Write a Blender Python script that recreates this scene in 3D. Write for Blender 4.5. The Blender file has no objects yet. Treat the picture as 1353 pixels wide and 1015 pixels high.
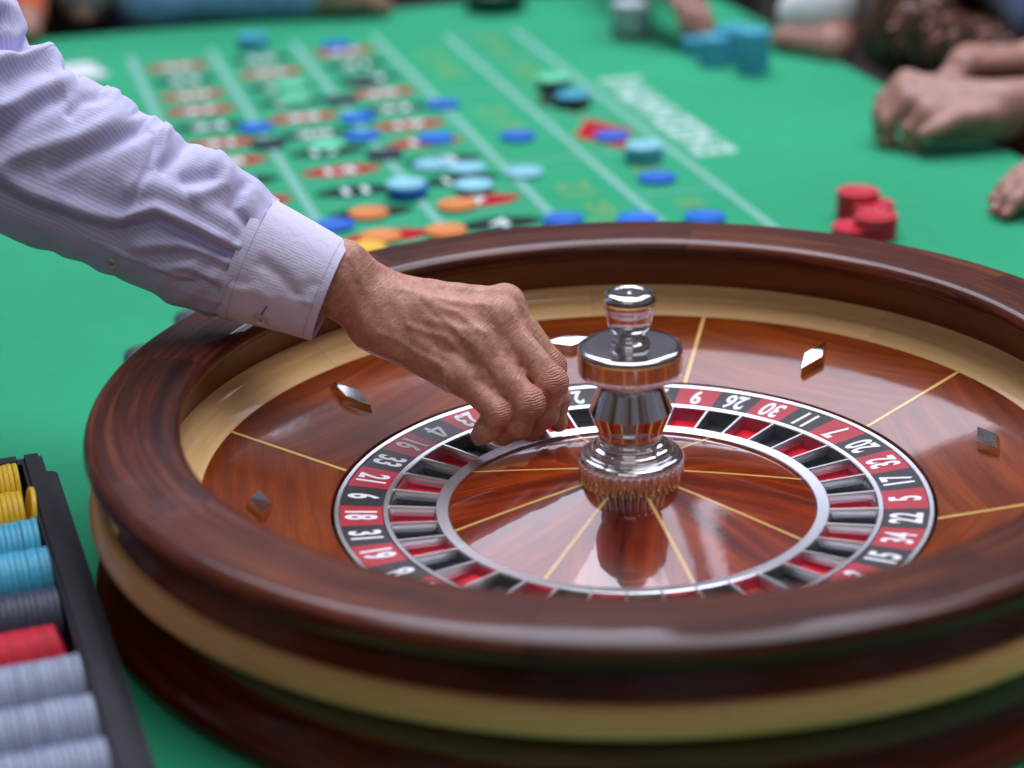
import bpy, bmesh, math, random
import numpy as np
from mathutils import Vector, Matrix

random.seed(7)
S = bpy.context.scene
COL = S.collection
R = math.radians
PI = math.pi

# ------------------------------------------------------------------ camera
CAM_LOC = np.array([-0.0889266, -1.43969588, 0.70715462])
CR = np.array([0.99941584, -0.0127693, -0.03170065])     # camera right
CU = np.array([0.03417581, 0.37341729, 0.92703373])      # camera up
CF = np.array([0.0, 0.92757559, -0.37363556])            # camera forward
FPX, PW, PH = 2729.92, 1353.0, 1015.0
cd = bpy.data.cameras.new('camera')
cam = bpy.data.objects.new('camera', cd); COL.objects.link(cam)
cam.matrix_world = Matrix(((CR[0], CU[0], -CF[0], CAM_LOC[0]), (CR[1], CU[1], -CF[1], CAM_LOC[1]),
                           (CR[2], CU[2], -CF[2], CAM_LOC[2]), (0, 0, 0, 1)))
cd.sensor_width = 36.0
cd.lens = FPX * 36.0 / PW
cd.clip_start, cd.clip_end = 0.05, 100.0
cd.dof.use_dof = True
cd.dof.focus_distance = 1.665
cd.dof.aperture_fstop = 2.65
S.camera = cam

# ------------------------------------------------------------------ light
wd = bpy.data.worlds.new('World'); S.world = wd; wd.use_nodes = True
wt = wd.node_tree; bg = wt.nodes['Background']
# the dim, mottled surroundings: people and shaded room all round
tc = wt.nodes.new('ShaderNodeTexCoord'); nz = wt.nodes.new('ShaderNodeTexNoise'); rp_ = wt.nodes.new('ShaderNodeValToRGB')
nz.inputs['Scale'].default_value = 3.2; nz.inputs['Detail'].default_value = 2.0
wt.links.new(tc.outputs['Generated'], nz.inputs['Vector']); wt.links.new(nz.outputs['Fac'], rp_.inputs[0]); wt.links.new(rp_.outputs[0], bg.inputs[0])
rp_.color_ramp.elements[0].position = 0.36; rp_.color_ramp.elements[0].color = (0.26, 0.15, 0.10, 1)
rp_.color_ramp.elements[1].position = 0.66; rp_.color_ramp.elements[1].color = (0.80, 0.80, 0.95, 1)
bg.inputs[1].default_value = 0.20

def area(name, loc, target, sx, sy, power, col):
    l = bpy.data.lights.new(name, 'AREA'); l.shape = 'RECTANGLE'; l.size, l.size_y = sx, sy
    l.energy = power; l.color = col
    o = bpy.data.objects.new(name, l); COL.objects.link(o)
    o.location = loc
    o.rotation_euler = (Vector(target) - Vector(loc)).to_track_quat('-Z', 'Y').to_euler()
    return o
# daylight high beyond the far end of the table, gaps added to streak the reflections, and the light roof overhead
def opening(az0, az1, el0, el1, rad, dist=4.8):
    az, el = R((az0 + az1) / 2), R((el0 + el1) / 2)
    d = Vector((math.sin(az) * math.cos(el), math.cos(az) * math.cos(el), math.sin(el)))
    sx, sy = 2 * dist * math.tan(R(az1 - az0) / 2) * math.cos(el), 2 * dist * math.tan(R(el1 - el0) / 2)
    area('window_light', d * dist + Vector((0, 0.1, 0)), (0, 0.1, 0), sx, sy, rad * PI * sx * sy, (0.80, 0.83, 1.0))
opening(-24, 8, 34, 60, 5.6)
opening(11, 17, 34, 60, 5.6)
opening(20, 22, 34, 60, 5.6)
opening(27, 40, 34, 60, 5.6)
area('roof_light', (0.5, 0.95, 4.3), (0.0, 0.35, 0), 4.2, 2.8, 215, (0.90, 0.91, 1.0))
area('front_fill', (-0.7, -3.4, 3.2), (0, 0, 0), 3.0, 1.6, 15, (1.0, 0.97, 0.95))  # weak fill added high behind the camera, stands for no known source
S.view_settings.view_transform = 'Standard'
S.view_settings.look = 'None'
S.view_settings.exposure = 0.0
S.view_settings.gamma = 1.0
S.render.engine = 'CYCLES'
S.cycles.use_denoising = True
S.cycles.max_bounces = 8

# ------------------------------------------------------------------ helpers
def at(px, py, d):
    """point seen at photo pixel px,py lying d metres deep"""
    return CAM_LOC + d * (CF + CR * (px - PW / 2) / FPX - CU * (py - PH / 2) / FPX)
def on_z(px, py, z=0.0):
    d = CF + CR * (px - PW / 2) / FPX - CU * (py - PH / 2) / FPX
    return CAM_LOC + d * (z - CAM_LOC[2]) / d[2]
def to_px(X):
    d = np.asarray(X) - CAM_LOC; z = d @ CF
    return PW / 2 + FPX * (d @ CR) / z, PH / 2 - FPX * (d @ CU) / z

def mesh_obj(name, me, mat, parent=None, loc=None):
    if mat is not None and not me.materials: me.materials.append(mat)
    o = bpy.data.objects.new(name, me); COL.objects.link(o)
    if parent is not None: o.parent = parent
    if loc is not None: o.location = loc
    return o
def mk(name, verts, faces, smooth=True):
    me = bpy.data.meshes.new(name); me.from_pydata([tuple(map(float, v)) for v in verts], [], [tuple(f) for f in faces])
    if smooth: me.polygons.foreach_set('use_smooth', [True] * len(me.polygons))
    me.update(); return me
def set_uv(me, uvv):
    """uvv: per-vertex uv"""
    ul = me.uv_layers.new(name='UVMap')
    li = np.zeros(len(me.loops), int); me.loops.foreach_get('vertex_index', li)
    ul.data.foreach_set('uv', np.asarray(uvv, float)[li].ravel())
def sharp(me, ang=35):
    """mark edges sharper than ang"""
    bm = bmesh.new(); bm.from_mesh(me)
    for e in bm.edges:
        if len(e.link_faces) == 2 and e.calc_face_angle(0) > R(ang): e.smooth = False
    bm.to_mesh(me); bm.free()
def empty(name, loc=(0, 0, 0), rz=0.0):
    o = bpy.data.objects.new(name, None); COL.objects.link(o); o.location = loc; o.rotation_euler = (0, 0, rz)
    o.empty_display_size = 0.02
    return o
def tag(o, label=None, cat=None, group=None, kind=None):
    if label: o['label'] = label
    if cat: o['category'] = cat
    if group: o['group'] = group
    if kind: o['kind'] = kind
    return o

def smooth_profile(pts, n=6):
    """Catmull-Rom through (r,z) points; a third truthy entry keeps the corner sharp"""
    out = []
    for i in range(len(pts) - 1):
        p1, p2 = np.array(pts[i][:2], float), np.array(pts[i + 1][:2], float)
        p0 = np.array(pts[i - 1][:2], float) if i > 0 and not (len(pts[i]) > 2 and pts[i][2]) else 2 * p1 - p2
        p3 = np.array(pts[i + 2][:2], float) if i + 2 < len(pts) and not (len(pts[i + 1]) > 2 and pts[i + 1][2]) else 2 * p2 - p1
        for k in range(n):
            t = k / n
            out.append(0.5 * ((2 * p1) + (-p0 + p2) * t + (2 * p0 - 5 * p1 + 4 * p2 - p3) * t * t + (-p0 + 3 * p1 - 3 * p2 + p3) * t ** 3))
    out.append(np.array(pts[-1][:2], float))
    return out
def lathe(name, prof, a0=0.0, a1=2 * PI, seg=128, rfun=None, caps=False, sharp_ang=40):
    """revolve prof [(r,z)] from angle a0 to a1 (radians); uv in metres (arc, profile length)"""
    full = abs(a1 - a0) > 2 * PI - 1e-6
    n = seg if full else seg + 1
    prof = [np.array(p[:2], float) for p in prof]
    L = [0.0]
    for i in range(1, len(prof)): L.append(L[-1] + np.linalg.norm(prof[i] - prof[i - 1]))
    rm = np.mean([p[0] for p in prof])
    V, U = [], []
    for j in range(n + (1 if full else 0)):
        a = a0 + (a1 - a0) * j / seg
        for i, p in enumerate(prof):
            r = p[0] if rfun is None else rfun(p[0], p[1], a)
            V.append((r * math.cos(a), r * math.sin(a), p[1])); U.append((a * rm, L[i]))
    m = len(prof); F = []
    for j in range(seg):
        for i in range(m - 1):
            F.append((j * m + i, (j + 1) * m + i, (j + 1) * m + i + 1, j * m + i + 1))
    if caps and not full:
        F.append(tuple(range(m - 1, -1, -1))); F.append(tuple(range(seg * m, seg * m + m)))
    me = mk(name, V, F)
    set_uv(me, U)
    if full:
        bm = bmesh.new(); bm.from_mesh(me); bmesh.ops.remove_doubles(bm, verts=bm.verts, dist=1e-7)
        bmesh.ops.recalc_face_normals(bm, faces=bm.faces)
        bm.to_mesh(me); bm.free()
    else:
        bm = bmesh.new(); bm.from_mesh(me); bmesh.ops.recalc_face_normals(bm, faces=bm.faces); bm.to_mesh(me); bm.free()
    if sharp_ang: sharp(me, sharp_ang)
    return me
def prism(name, poly, z0, z1, bevel=0.0, smooth=False):
    bm = bmesh.new()
    vs = [bm.verts.new((p[0], p[1], z0)) for p in poly]
    f = bm.faces.new(vs)
    ext = bmesh.ops.extrude_face_region(bm, geom=[f])
    bmesh.ops.translate(bm, verts=[v for v in ext['geom'] if isinstance(v, bmesh.types.BMVert)], vec=(0, 0, z1 - z0))
    bmesh.ops.recalc_face_normals(bm, faces=bm.faces)
    if bevel: bmesh.ops.bevel(bm, geom=list(bm.edges), offset=bevel, segments=2, affect='EDGES', clamp_overlap=True)
    me = bpy.data.meshes.new(name); bm.to_mesh(me); bm.free()
    if smooth: me.polygons.foreach_set('use_smooth', [True] * len(me.polygons)); sharp(me, 40)
    return me
def text_mesh(s, size, squeeze=1.0, bold=0.0, thick=0.0):
    c = bpy.data.curves.new('txt', 'FONT'); c.body = s; c.size = size; c.align_x = 'CENTER'; c.align_y = 'CENTER'
    c.offset = bold; c.extrude = thick; c.resolution_u = 4
    o = bpy.data.objects.new('txt', c); COL.objects.link(o)
    dg = bpy.context.evaluated_depsgraph_get(); dg.update()
    me = bpy.data.meshes.new_from_object(o.evaluated_get(dg))
    bpy.data.objects.remove(o); bpy.data.curves.remove(c)
    co = np.zeros(len(me.vertices) * 3); me.vertices.foreach_get('co', co); co = co.reshape(-1, 3)
    co[:, 1] -= (co[:, 1].max() + co[:, 1].min()) / 2; co[:, 0] -= (co[:, 0].max() + co[:, 0].min()) / 2
    co[:, 0] *= squeeze
    me.vertices.foreach_set('co', co.ravel()); me.materials.clear(); me.update()
    return me

# ---- signed distance bodies -> one continuous mesh (surface nets)
def sdf_build(groups, h, pad=0.012, kpalm=0.012, kfinger=0.002, noise=None):
    """groups: list of (k, [ (a,b,ra,rb) ... ]); group 0 is the trunk, the rest are limbs joined to it"""
    allp = [p for g in groups for p in g[1]]
    lo = np.min([np.minimum(p[0], p[1]) - max(p[2], p[3]) for p in allp], axis=0) - pad
    hi = np.max([np.maximum(p[0], p[1]) + max(p[2], p[3]) for p in allp], axis=0) + pad
    n = np.ceil((hi - lo) / h).astype(int) + 1
    ax = [lo[i] + h * np.arange(n[i]) for i in range(3)]
    def smin(a, b, k):
        q = np.maximum(k - np.abs(a - b), 0) / k
        return np.minimum(a, b) - q * q * k * 0.25
    def build(k, prims):
        F = np.full(n, 0.05, np.float32)
        for a, b, ra, rb in prims:
            a, b = np.asarray(a, float), np.asarray(b, float)
            m = max(ra, rb) + k + 4 * h
            i0 = np.maximum(np.floor((np.minimum(a, b) - m - lo) / h).astype(int), 0)
            i1 = np.minimum(np.ceil((np.maximum(a, b) + m - lo) / h).astype(int) + 1, n)
            X = ax[0][i0[0]:i1[0]][:, None, None]; Y = ax[1][i0[1]:i1[1]][None, :, None]; Z = ax[2][i0[2]:i1[2]][None, None, :]
            ba = b - a; bb = max(ba @ ba, 1e-12)
            t = np.clip(((X - a[0]) * ba[0] + (Y - a[1]) * ba[1] + (Z - a[2]) * ba[2]) / bb, 0, 1)
            d = np.sqrt((X - a[0] - t * ba[0]) ** 2 + (Y - a[1] - t * ba[1]) ** 2 + (Z - a[2] - t * ba[2]) ** 2) - (ra + (rb - ra) * t)
            sl = (slice(i0[0], i1[0]), slice(i0[1], i1[1]), slice(i0[2], i1[2]))
            F[sl] = smin(F[sl], d.astype(np.float32), k)
        return F
    F = build(*groups[0])
    if len(groups) > 1:
        G = None
        for g in groups[1:]:
            Q = build(*g); G = Q if G is None else smin(G, Q, kfinger)
        F = smin(F, G, kpalm)
    return nets(F, lo, h)
def nets(F, lo, h):
    S_ = F < 0
    n = np.array(F.shape)
    c = np.zeros(n - 1, int)
    P = np.zeros(tuple(n - 1) + (3,), np.float32); cnt = np.zeros(n - 1, np.float32)
    for axis in range(3):
        A = [slice(None)] * 3; B = [slice(None)] * 3
        A[axis] = slice(0, -1); B[axis] = slice(1, None)
        fa, fb = F[tuple(A)], F[tuple(B)]
        cross = (fa < 0) != (fb < 0)
        idx = np.argwhere(cross)
        t = fa[cross] / (fa[cross] - fb[cross])
        pos = idx.astype(np.float32); pos[:, axis] += t
        o = [i for i in range(3) if i != axis]
        for d0 in (0, -1):
            for d1 in (0, -1):
                q = idx.copy(); q[:, o[0]] += d0; q[:, o[1]] += d1
                ok = np.all((q >= 0) & (q < n - 1), axis=1)
                q = q[ok]; np.add.at(P, (q[:, 0], q[:, 1], q[:, 2]), pos[ok]); np.add.at(cnt, (q[:, 0], q[:, 1], q[:, 2]), 1)
    act = cnt > 0
    vid = np.full(n - 1, -1, int); vid[act] = np.arange(act.sum())
    V = P[act] / cnt[act][:, None] * h + lo
    Q = []
    for axis in range(3):
        A = [slice(None)] * 3; B = [slice(None)] * 3
        A[axis] = slice(0, -1); B[axis] = slice(1, None)
        fa, fb = F[tuple(A)], F[tuple(B)]
        cross = (fa < 0) != (fb < 0)
        idx = np.argwhere(cross); inside = fa[cross] < 0
        o = [(axis + 1) % 3, (axis + 2) % 3]
        ok = (idx[:, o[0]] > 0) & (idx[:, o[1]] > 0) & (idx[:, o[0]] < n[o[0]] - 1) & (idx[:, o[1]] < n[o[1]] - 1)
        idx, inside = idx[ok], inside[ok]
        def g(d0, d1):
            q = idx.copy(); q[:, o[0]] += d0; q[:, o[1]] += d1
            return vid[q[:, 0], q[:, 1], q[:, 2]]
        quad = np.stack([g(-1, -1), g(0, -1), g(0, 0), g(-1, 0)], 1)
        quad[~inside] = quad[~inside][:, ::-1]
        Q.append(quad)
    Q = np.concatenate(Q)
    # light relaxation
    e = np.concatenate([Q[:, [0, 1]], Q[:, [1, 2]], Q[:, [2, 3]], Q[:, [3, 0]]])
    for lam in (0.5, -0.52, 0.5, -0.52):
        acc = np.zeros_like(V); k = np.zeros(len(V))
        np.add.at(acc, e[:, 0], V[e[:, 1]]); np.add.at(k, e[:, 0], 1)
        np.add.at(acc, e[:, 1], V[e[:, 0]]); np.add.at(k, e[:, 1], 1)
        V = V + lam * (acc / k[:, None] - V)
    return V, Q
def np_mesh(name, V, Q):
    me = bpy.data.meshes.new(name)
    me.vertices.add(len(V)); me.vertices.foreach_set('co', np.asarray(V, np.float32).ravel())
    me.loops.add(Q.size); me.loops.foreach_set('vertex_index', Q.astype(np.int32).ravel())
    me.polygons.add(len(Q)); me.polygons.foreach_set('loop_start', np.arange(0, Q.size, Q.shape[1]).astype(np.int32))
    me.polygons.foreach_set('use_smooth', np.ones(len(Q), bool))
    me.update(calc_edges=True); me.validate(); return me
def attr(me, name, vals):
    a = me.attributes.new(name, 'FLOAT', 'POINT'); a.data.foreach_set('value', np.asarray(vals, np.float32))

# ------------------------------------------------------------------ materials
class NT:
    def __init__(s, name):
        s.m = bpy.data.materials.new(name); s.m.use_nodes = True; s.t = s.m.node_tree
        s.p = s.t.nodes['Principled BSDF']
    def n(s, typ, **kw):
        x = s.t.nodes.new(typ)
        for k, v in kw.items():
            if k in ('ins',):
                for kk, vv in v.items(): x.inputs[kk].default_value = vv
            else: setattr(x, k, v)
        return x
    def l(s, a, b): s.t.links.new(a, b)
    def set(s, **kw):
        for k, v in kw.items(): s.p.inputs[k.replace('_', ' ')].default_value = v
        return s
    def ramp(s, fac, stops):
        r = s.n('ShaderNodeValToRGB'); e = r.color_ramp.elements
        while len(e) < len(stops): e.new(0.5)
        for i, (p, c) in enumerate(stops): e[i].position = p; e[i].color = (*c, 1)
        s.l(fac, r.inputs[0]); return r.outputs[0]
    def noise(s, vec, scale, detail=4, rough=0.55, dist=0.0):
        x = s.n('ShaderNodeTexNoise', ins={'Scale': scale, 'Detail': detail, 'Roughness': rough, 'Distortion': dist})
        if vec is not None: s.l(vec, x.inputs['Vector'])
        return x.outputs['Fac']
    def mapping(s, vec, scale=(1, 1, 1), loc=None):
        m = s.n('ShaderNodeMapping'); m.inputs['Scale'].default_value = scale
        s.l(vec, m.inputs['Vector'])
        if loc is not None: s.l(loc, m.inputs['Location'])
        return m.outputs[0]
    def math(s, op, a, b=None, c=None):
        m = s.n('ShaderNodeMath', operation=op)
        for i, v in enumerate((a, b, c)):
            if v is None: continue
            if hasattr(v, 'default_value'): s.l(v, m.inputs[i])
            else: m.inputs[i].default_value = v
        return m.outputs[0]
    def mix(s, fac, a, b, blend='MIX'):
        m = s.n('ShaderNodeMix', data_type='RGBA', blend_type=blend)
        for i, v in ((0, fac), (6, a), (7, b)):
            if hasattr(v, 'default_value'): s.l(v, m.inputs[i])
            else: m.inputs[i].default_value = v if i == 0 else (*v, 1)
        return m.outputs[2]
    def bump(s, hgt, strength=0.3, dist=0.001, normal=None):
        b = s.n('ShaderNodeBump', ins={'Strength': strength, 'Distance': dist}); s.l(hgt, b.inputs['Height'])
        if normal is not None: s.l(normal, b.inputs['Normal'])
        s.l(b.outputs[0], s.p.inputs['Normal']); return b.outputs[0]
def srgb(r, g, b):
    f = lambda c: (c / 255 / 12.92) if c <= 10 else ((c / 255 + 0.055) / 1.055) ** 2.4
    return (f(r), f(g), f(b))

def wood(name, stops, grain=(10, 260), rough=0.25, coat=0.6, coat_rough=0.03, fleck=0.25, tone=0.25, wear=0.0):
    """lacquered wood; grain runs along u (metres); every piece gets its own stretch of plank and tone"""
    t = NT(name)
    uv = t.n('ShaderNodeTexCoord').outputs['UV']
    rnd = t.n('ShaderNodeObjectInfo').outputs['Random']
    off = t.n('ShaderNodeCombineXYZ'); t.l(t.math('MULTIPLY', rnd, 37.0), off.inputs[0]); t.l(t.math('MULTIPLY', rnd, 19.0), off.inputs[1])
    v1 = t.mapping(uv, (grain[0] * 0.6, grain[1] * 0.6, 1), off.outputs[0])
    v2 = t.mapping(uv, (grain[0] * 3.2, grain[1] * 4, 1), off.outputs[0])
    v3 = t.mapping(uv, (5, 22, 1), off.outputs[0])
    g1 = t.noise(v1, 1.0, 5, 0.6, 0.35)
    g2 = t.noise(v2, 1.0, 3, 0.7)
    g3 = t.noise(v3, 1.0, 3, 0.5)
    g = t.math('ADD', t.math('MULTIPLY', g1, 0.66), t.math('ADD', t.math('MULTIPLY', g3, 0.34), t.math('MULTIPLY', t.math('SUBTRACT', g2, 0.5), fleck)))
    col = t.ramp(g, stops)
    hs = t.n('ShaderNodeHueSaturation'); t.l(col, hs.inputs['Color'])
    t.l(t.math('MULTIPLY_ADD', rnd, tone, 1.0 - tone / 2), hs.inputs['Value'])
    t.l(hs.outputs[0], t.p.inputs['Base Color'])
    t.set(Roughness=rough, Coat_Weight=coat, Coat_Roughness=coat_rough, Specular_IOR_Level=0.12, Coat_IOR=1.5)
    # handling marks and faint dust in the lacquer
    ob = t.n('ShaderNodeTexCoord').outputs['Object']
    sm = t.noise(t.mapping(ob, (14, 14, 14)), 1.0, 5, 0.65)
    rr = t.math('MULTIPLY_ADD', sm, 0.10 + wear, coat_rough - 0.03)
    t.l(rr, t.p.inputs['Coat Roughness'])
    b = t.n('ShaderNodeBump', ins={'Strength': 0.12, 'Distance': 0.0004}); t.l(g2, b.inputs['Height']); t.l(b.outputs[0], t.p.inputs['Normal'])
    cb = t.n('ShaderNodeBump', ins={'Strength': 0.05, 'Distance': 0.002}); t.l(t.noise(t.mapping(ob, (30, 30, 30)), 1.0, 3), cb.inputs['Height']); t.l(cb.outputs[0], t.p.inputs['Coat Normal'])
    return t.m

M = {}
M['rosewood'] = wood('rosewood', [(0.33, srgb(34, 9, 5)), (0.5, srgb(74, 27, 13)), (0.67, srgb(120, 60, 30))], (7, 240), 0.5, 0.5, 0.035, 0.35, 0.3, wear=0.03)
M['mahogany'] = wood('mahogany', [(0.28, srgb(82, 29, 6)), (0.5, srgb(124, 51, 12)), (0.72, srgb(160, 76, 23))], (10, 170), 0.28, 0.7, 0.04, 0.22, 0.22)
M['cone_wood'] = wood('cone_wood', [(0.34, srgb(66, 14, 3)), (0.5, srgb(112, 32, 6)), (0.68, srgb(158, 62, 14))], (9, 80), 0.25, 0.9, 0.03, 0.2, 0.2)
M['base_wood'] = wood('base_wood', [(0.34, srgb(54, 15, 7)), (0.52, srgb(92, 32, 13)), (0.7, srgb(130, 58, 22))], (6, 120), 0.28, 0.7, 0.05, 0.3, 0.25)
M['wall_wood'] = wood('wall_wood', [(0.28, srgb(70, 28, 9)), (0.55, srgb(100, 46, 15)), (0.8, srgb(128, 66, 24))], (8, 120), 0.3, 0.6, 0.05, 0.25, 0.25)
M['beech'] = wood('beech', [(0.2, srgb(198, 150, 92)), (0.5, srgb(222, 180, 122)), (0.8, srgb(238, 204, 152))], (8, 190), 0.35, 0.4, 0.05, 0.25, 0.16)
M['band_beech'] = wood('band_beech', [(0.2, srgb(198, 138, 82)), (0.5, srgb(226, 170, 112)), (0.8, srgb(240, 194, 140))], (8, 190), 0.4, 0.25, 0.05, 0.25, 0.16)
M['inlay'] = wood('inlay', [(0.2, srgb(206, 158, 76)), (0.6, srgb(228, 188, 110)), (0.9, srgb(238, 206, 140))], (60, 60), 0.3, 0.7, 0.04, 0.2, 0.1)

def metal(name, col, rough, var=0.06, brushed=False, bump=0.0):
    t = NT(name); t.set(Base_Color=(*col, 1), Metallic=1.0, Roughness=rough)
    ob = t.n('ShaderNodeTexCoord').outputs['Object']
    v = t.mapping(ob, (60, 60, 60)) if not brushed else t.mapping(t.n('ShaderNodeTexCoord').outputs['UV'], (20, 1800, 1))
    nz = t.noise(v, 1.0, 5, 0.65)
    t.l(t.math('MULTIPLY_ADD', nz, var, rough - var / 2), t.p.inputs['Roughness'])
    if bump: t.bump(nz, bump, 0.0003)
    return t.m
M['chrome'] = metal('chrome', (0.80, 0.79, 0.82), 0.06, 0.08)
M['chrome_disc'] = metal('chrome_disc', (0.74, 0.74, 0.78), 0.13, 0.2)
M['satin_steel'] = metal('satin_steel', (0.72, 0.73, 0.77), 0.30, 0.14, True, 0.05)

def lacquer(name, col, rough=0.35, coat=0.2, var=0.12, scale=60):
    t = NT(name)
    ob = t.n('ShaderNodeTexCoord').outputs['Object']
    nz = t.noise(t.mapping(ob, (scale,) * 3), 1.0, 5, 0.6)
    c = t.ramp(nz, [(0.3, tuple(x * (1 - var) for x in col)), (0.7, tuple(min(1, x * (1 + var)) for x in col))])
    t.l(c, t.p.inputs['Base Color']); t.set(Roughness=rough, Coat_Weight=coat, Coat_Roughness=0.15)
    return t.m
M['red_tile'] = lacquer('red_tile', srgb(178, 24, 46), 0.42, 0.25)
M['black_tile'] = lacquer('black_tile', srgb(26, 27, 33), 0.42, 0.25)
M['green_tile'] = lacquer('green_tile', srgb(30, 120, 70), 0.42, 0.25)
M['numeral_white'] = lacquer('numeral_white', srgb(236, 236, 242), 0.5, 0.0, 0.06)
M['red_pocket'] = lacquer('red_pocket', srgb(214, 18, 42), 0.28, 0.5)
M['black_pocket'] = lacquer('black_pocket', srgb(30, 33, 35), 0.28, 0.5)
M['red_wall'] = lacquer('red_wall', srgb(168, 48, 70), 0.22, 0.6)
M['black_wall'] = lacquer('black_wall', srgb(62, 68, 72), 0.22, 0.6)
M['green_wall'] = lacquer('green_wall', srgb(40, 96, 66), 0.22, 0.6)
M['green_pocket'] = lacquer('green_pocket', srgb(20, 110, 60), 0.28, 0.5)

# ------------------------------------------------------------------ ground and table
LAY = math.asin(0.25)                    # the betting layout is turned 14.5 degrees
def felt():
    t = NT('green_felt')
    ob = t.n('ShaderNodeTexCoord').outputs['Object']
    n1 = t.noise(t.mapping(ob, (2.2, 2.2, 2.2)), 1.0, 3, 0.5)
    n2 = t.noise(t.mapping(ob, (900, 900, 900)), 1.0, 3, 0.7)
    n3 = t.noise(t.mapping(ob, (38, 38, 38)), 1.0, 4, 0.6)
    g = t.math('ADD', t.math('MULTIPLY', n1, 0.5), t.math('ADD', t.math('MULTIPLY', n2, 0.28), t.math('MULTIPLY', n3, 0.22)))
    c = t.ramp(g, [(0.25, srgb(22, 140, 96)), (0.75, srgb(46, 174, 126))])
    t.l(c, t.p.inputs['Base Color']); t.set(Roughness=0.9, Specular_IOR_Level=0.2, Sheen_Weight=0.12, Sheen_Roughness=0.5)
    t.bump(n2, 0.25, 0.0006)
    return t.m
M['felt'] = felt()
def printed(name, col, fade=0.25):
    """ink printed in the cloth: the weave shows through"""
    t = NT(name); ob = t.n('ShaderNodeTexCoord').outputs['Object']
    n2 = t.noise(t.mapping(ob, (700, 700, 700)), 1.0, 3, 0.7); n1 = t.noise(t.mapping(ob, (30, 30, 30)), 1.0, 4, 0.6)
    f = t.math('MULTIPLY', t.math('ADD', n2, n1), fade)
    t.l(t.mix(f, col, srgb(34, 156, 112)), t.p.inputs['Base Color']); t.set(Roughness=0.9, Specular_IOR_Level=0.2)
    return t.m
M['ink_white'] = printed('ink_white', srgb(222, 232, 236), 0.12)
M['ink_letter'] = printed('ink_letter', srgb(206, 224, 226), 0.26)
M['ink_line'] = printed('ink_line', srgb(150, 190, 188), 0.36)
M['ink_red'] = printed('ink_red', srgb(176, 8, 38), 0.02)
M['ink_black'] = printed('ink_black', srgb(28, 26, 34), 0.06)
M['ink_yellow'] = printed('ink_yellow', srgb(150, 178, 92), 0.45)
M['apron'] = lacquer('apron', srgb(40, 30, 28), 0.5, 0.1)
M['carpet'] = lacquer('carpet', srgb(58, 50, 48), 0.95, 0.0, 0.3, 20)

fl = mesh_obj('floor', mk('floor', [(-30, -30, -0.78), (30, -30, -0.78), (30, 30, -0.78), (-30, 30, -0.78)], [(0, 1, 2, 3)], False), M['carpet'])
tag(fl, kind='structure')

def rounded(x0, y0, x1, y1, rs, n=10):
    """rounded rectangle, rs = radii at (x0,y0),(x1,y0),(x1,y1),(x0,y1)"""
    out = []
    for (cx, cy, r, a) in ((x0 + rs[0], y0 + rs[0], rs[0], 180), (x1 - rs[1], y0 + rs[1], rs[1], 270), (x1 - rs[2], y1 - rs[2], rs[2], 0), (x0 + rs[3], y1 - rs[3], rs[3], 90)):
        for k in range(n + 1):
            b = R(a + 90 * k / n); out.append((cx + r * math.cos(b), cy + r * math.sin(b)))
    return out
tp = rounded(-0.62, -0.95, 0.775, 2.02, (0.05, 0.05, 0.16, 0.05))
table = mesh_obj('gaming_table', prism('gaming_table', tp, -0.05, 0.0), M['felt'])
table.rotation_euler = (0, 0, LAY)
tag(table, kind='structure')
ap = mesh_obj('table_apron', prism('table_apron', rounded(-0.58, -0.9, 0.735, 1.98, (0.05, 0.05, 0.15, 0.05)), -0.17, -0.0505), M['apron'], table)

def sheet(name, poly, mat, z=0.0006, parent=table):
    return mesh_obj(name, mk(name, [(p[0], p[1], z) for p in poly], [tuple(range(len(poly)))], False), mat, parent)
def bar(name, s0, t0, s1, t1, w, mat, z=0.0006):
    a, b = np.array([s0, t0]), np.array([s1, t1]); d = (b - a) / np.linalg.norm(b - a); q = np.array([-d[1], d[0]]) * w / 2
    return sheet(name, [a - q, b - q, b + q, a + q], mat, z)
def rowt(n): return 0.803 + 0.0932 * (n - 2)
T0, T1 = rowt(0.5), rowt(12.5)
for i, s in enumerate((-0.211, -0.087, 0.043, 0.172, 0.280, 0.390)):
    bar('layout_line', s, T0, s, T1 + (0.05 if i < 4 else 0), 0.0115, M['ink_line'])
for n in range(0, 13):
    bar('row_line', -0.204, rowt(n + 0.5), -0.094, rowt(n + 0.5), 0.0022, M['ink_line'], 0.0005)
    bar('row_line', -0.080, rowt(n + 0.5), 0.036, rowt(n + 0.5), 0.0022, M['ink_line'], 0.0005)
    bar('row_line', 0.050, rowt(n + 0.5), 0.165, rowt(n + 0.5), 0.0022, M['ink_line'], 0.0005)
for n in (4, 8): bar('dozen_line', 0.179, rowt(n + 0.5), 0.273, rowt(n + 0.5), 0.005, M['ink_line'], 0.0005)
for n in (2, 4, 6, 8, 10, 12): bar('box_line', 0.287, rowt(n + 0.5), 0.383, rowt(n + 0.5), 0.005, M['ink_line'], 0.0005)
RED = {1, 3, 5, 7, 9, 12, 14, 16, 18, 19, 21, 23, 25, 27, 30, 32, 34, 36}
oval = [(0.051 * math.cos(a), 0.0235 * math.copysign(abs(math.sin(a)) ** 1.25, math.sin(a))) for a in np.linspace(0, 2 * PI, 33)[:-1]]
oval_me = {}
for c in ('red', 'black'):
    oval_me[c] = mk('number_oval', [(x, y, 0) for x, y in oval], [tuple(range(32))], False); oval_me[c].materials.append(M['ink_' + c])
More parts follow.
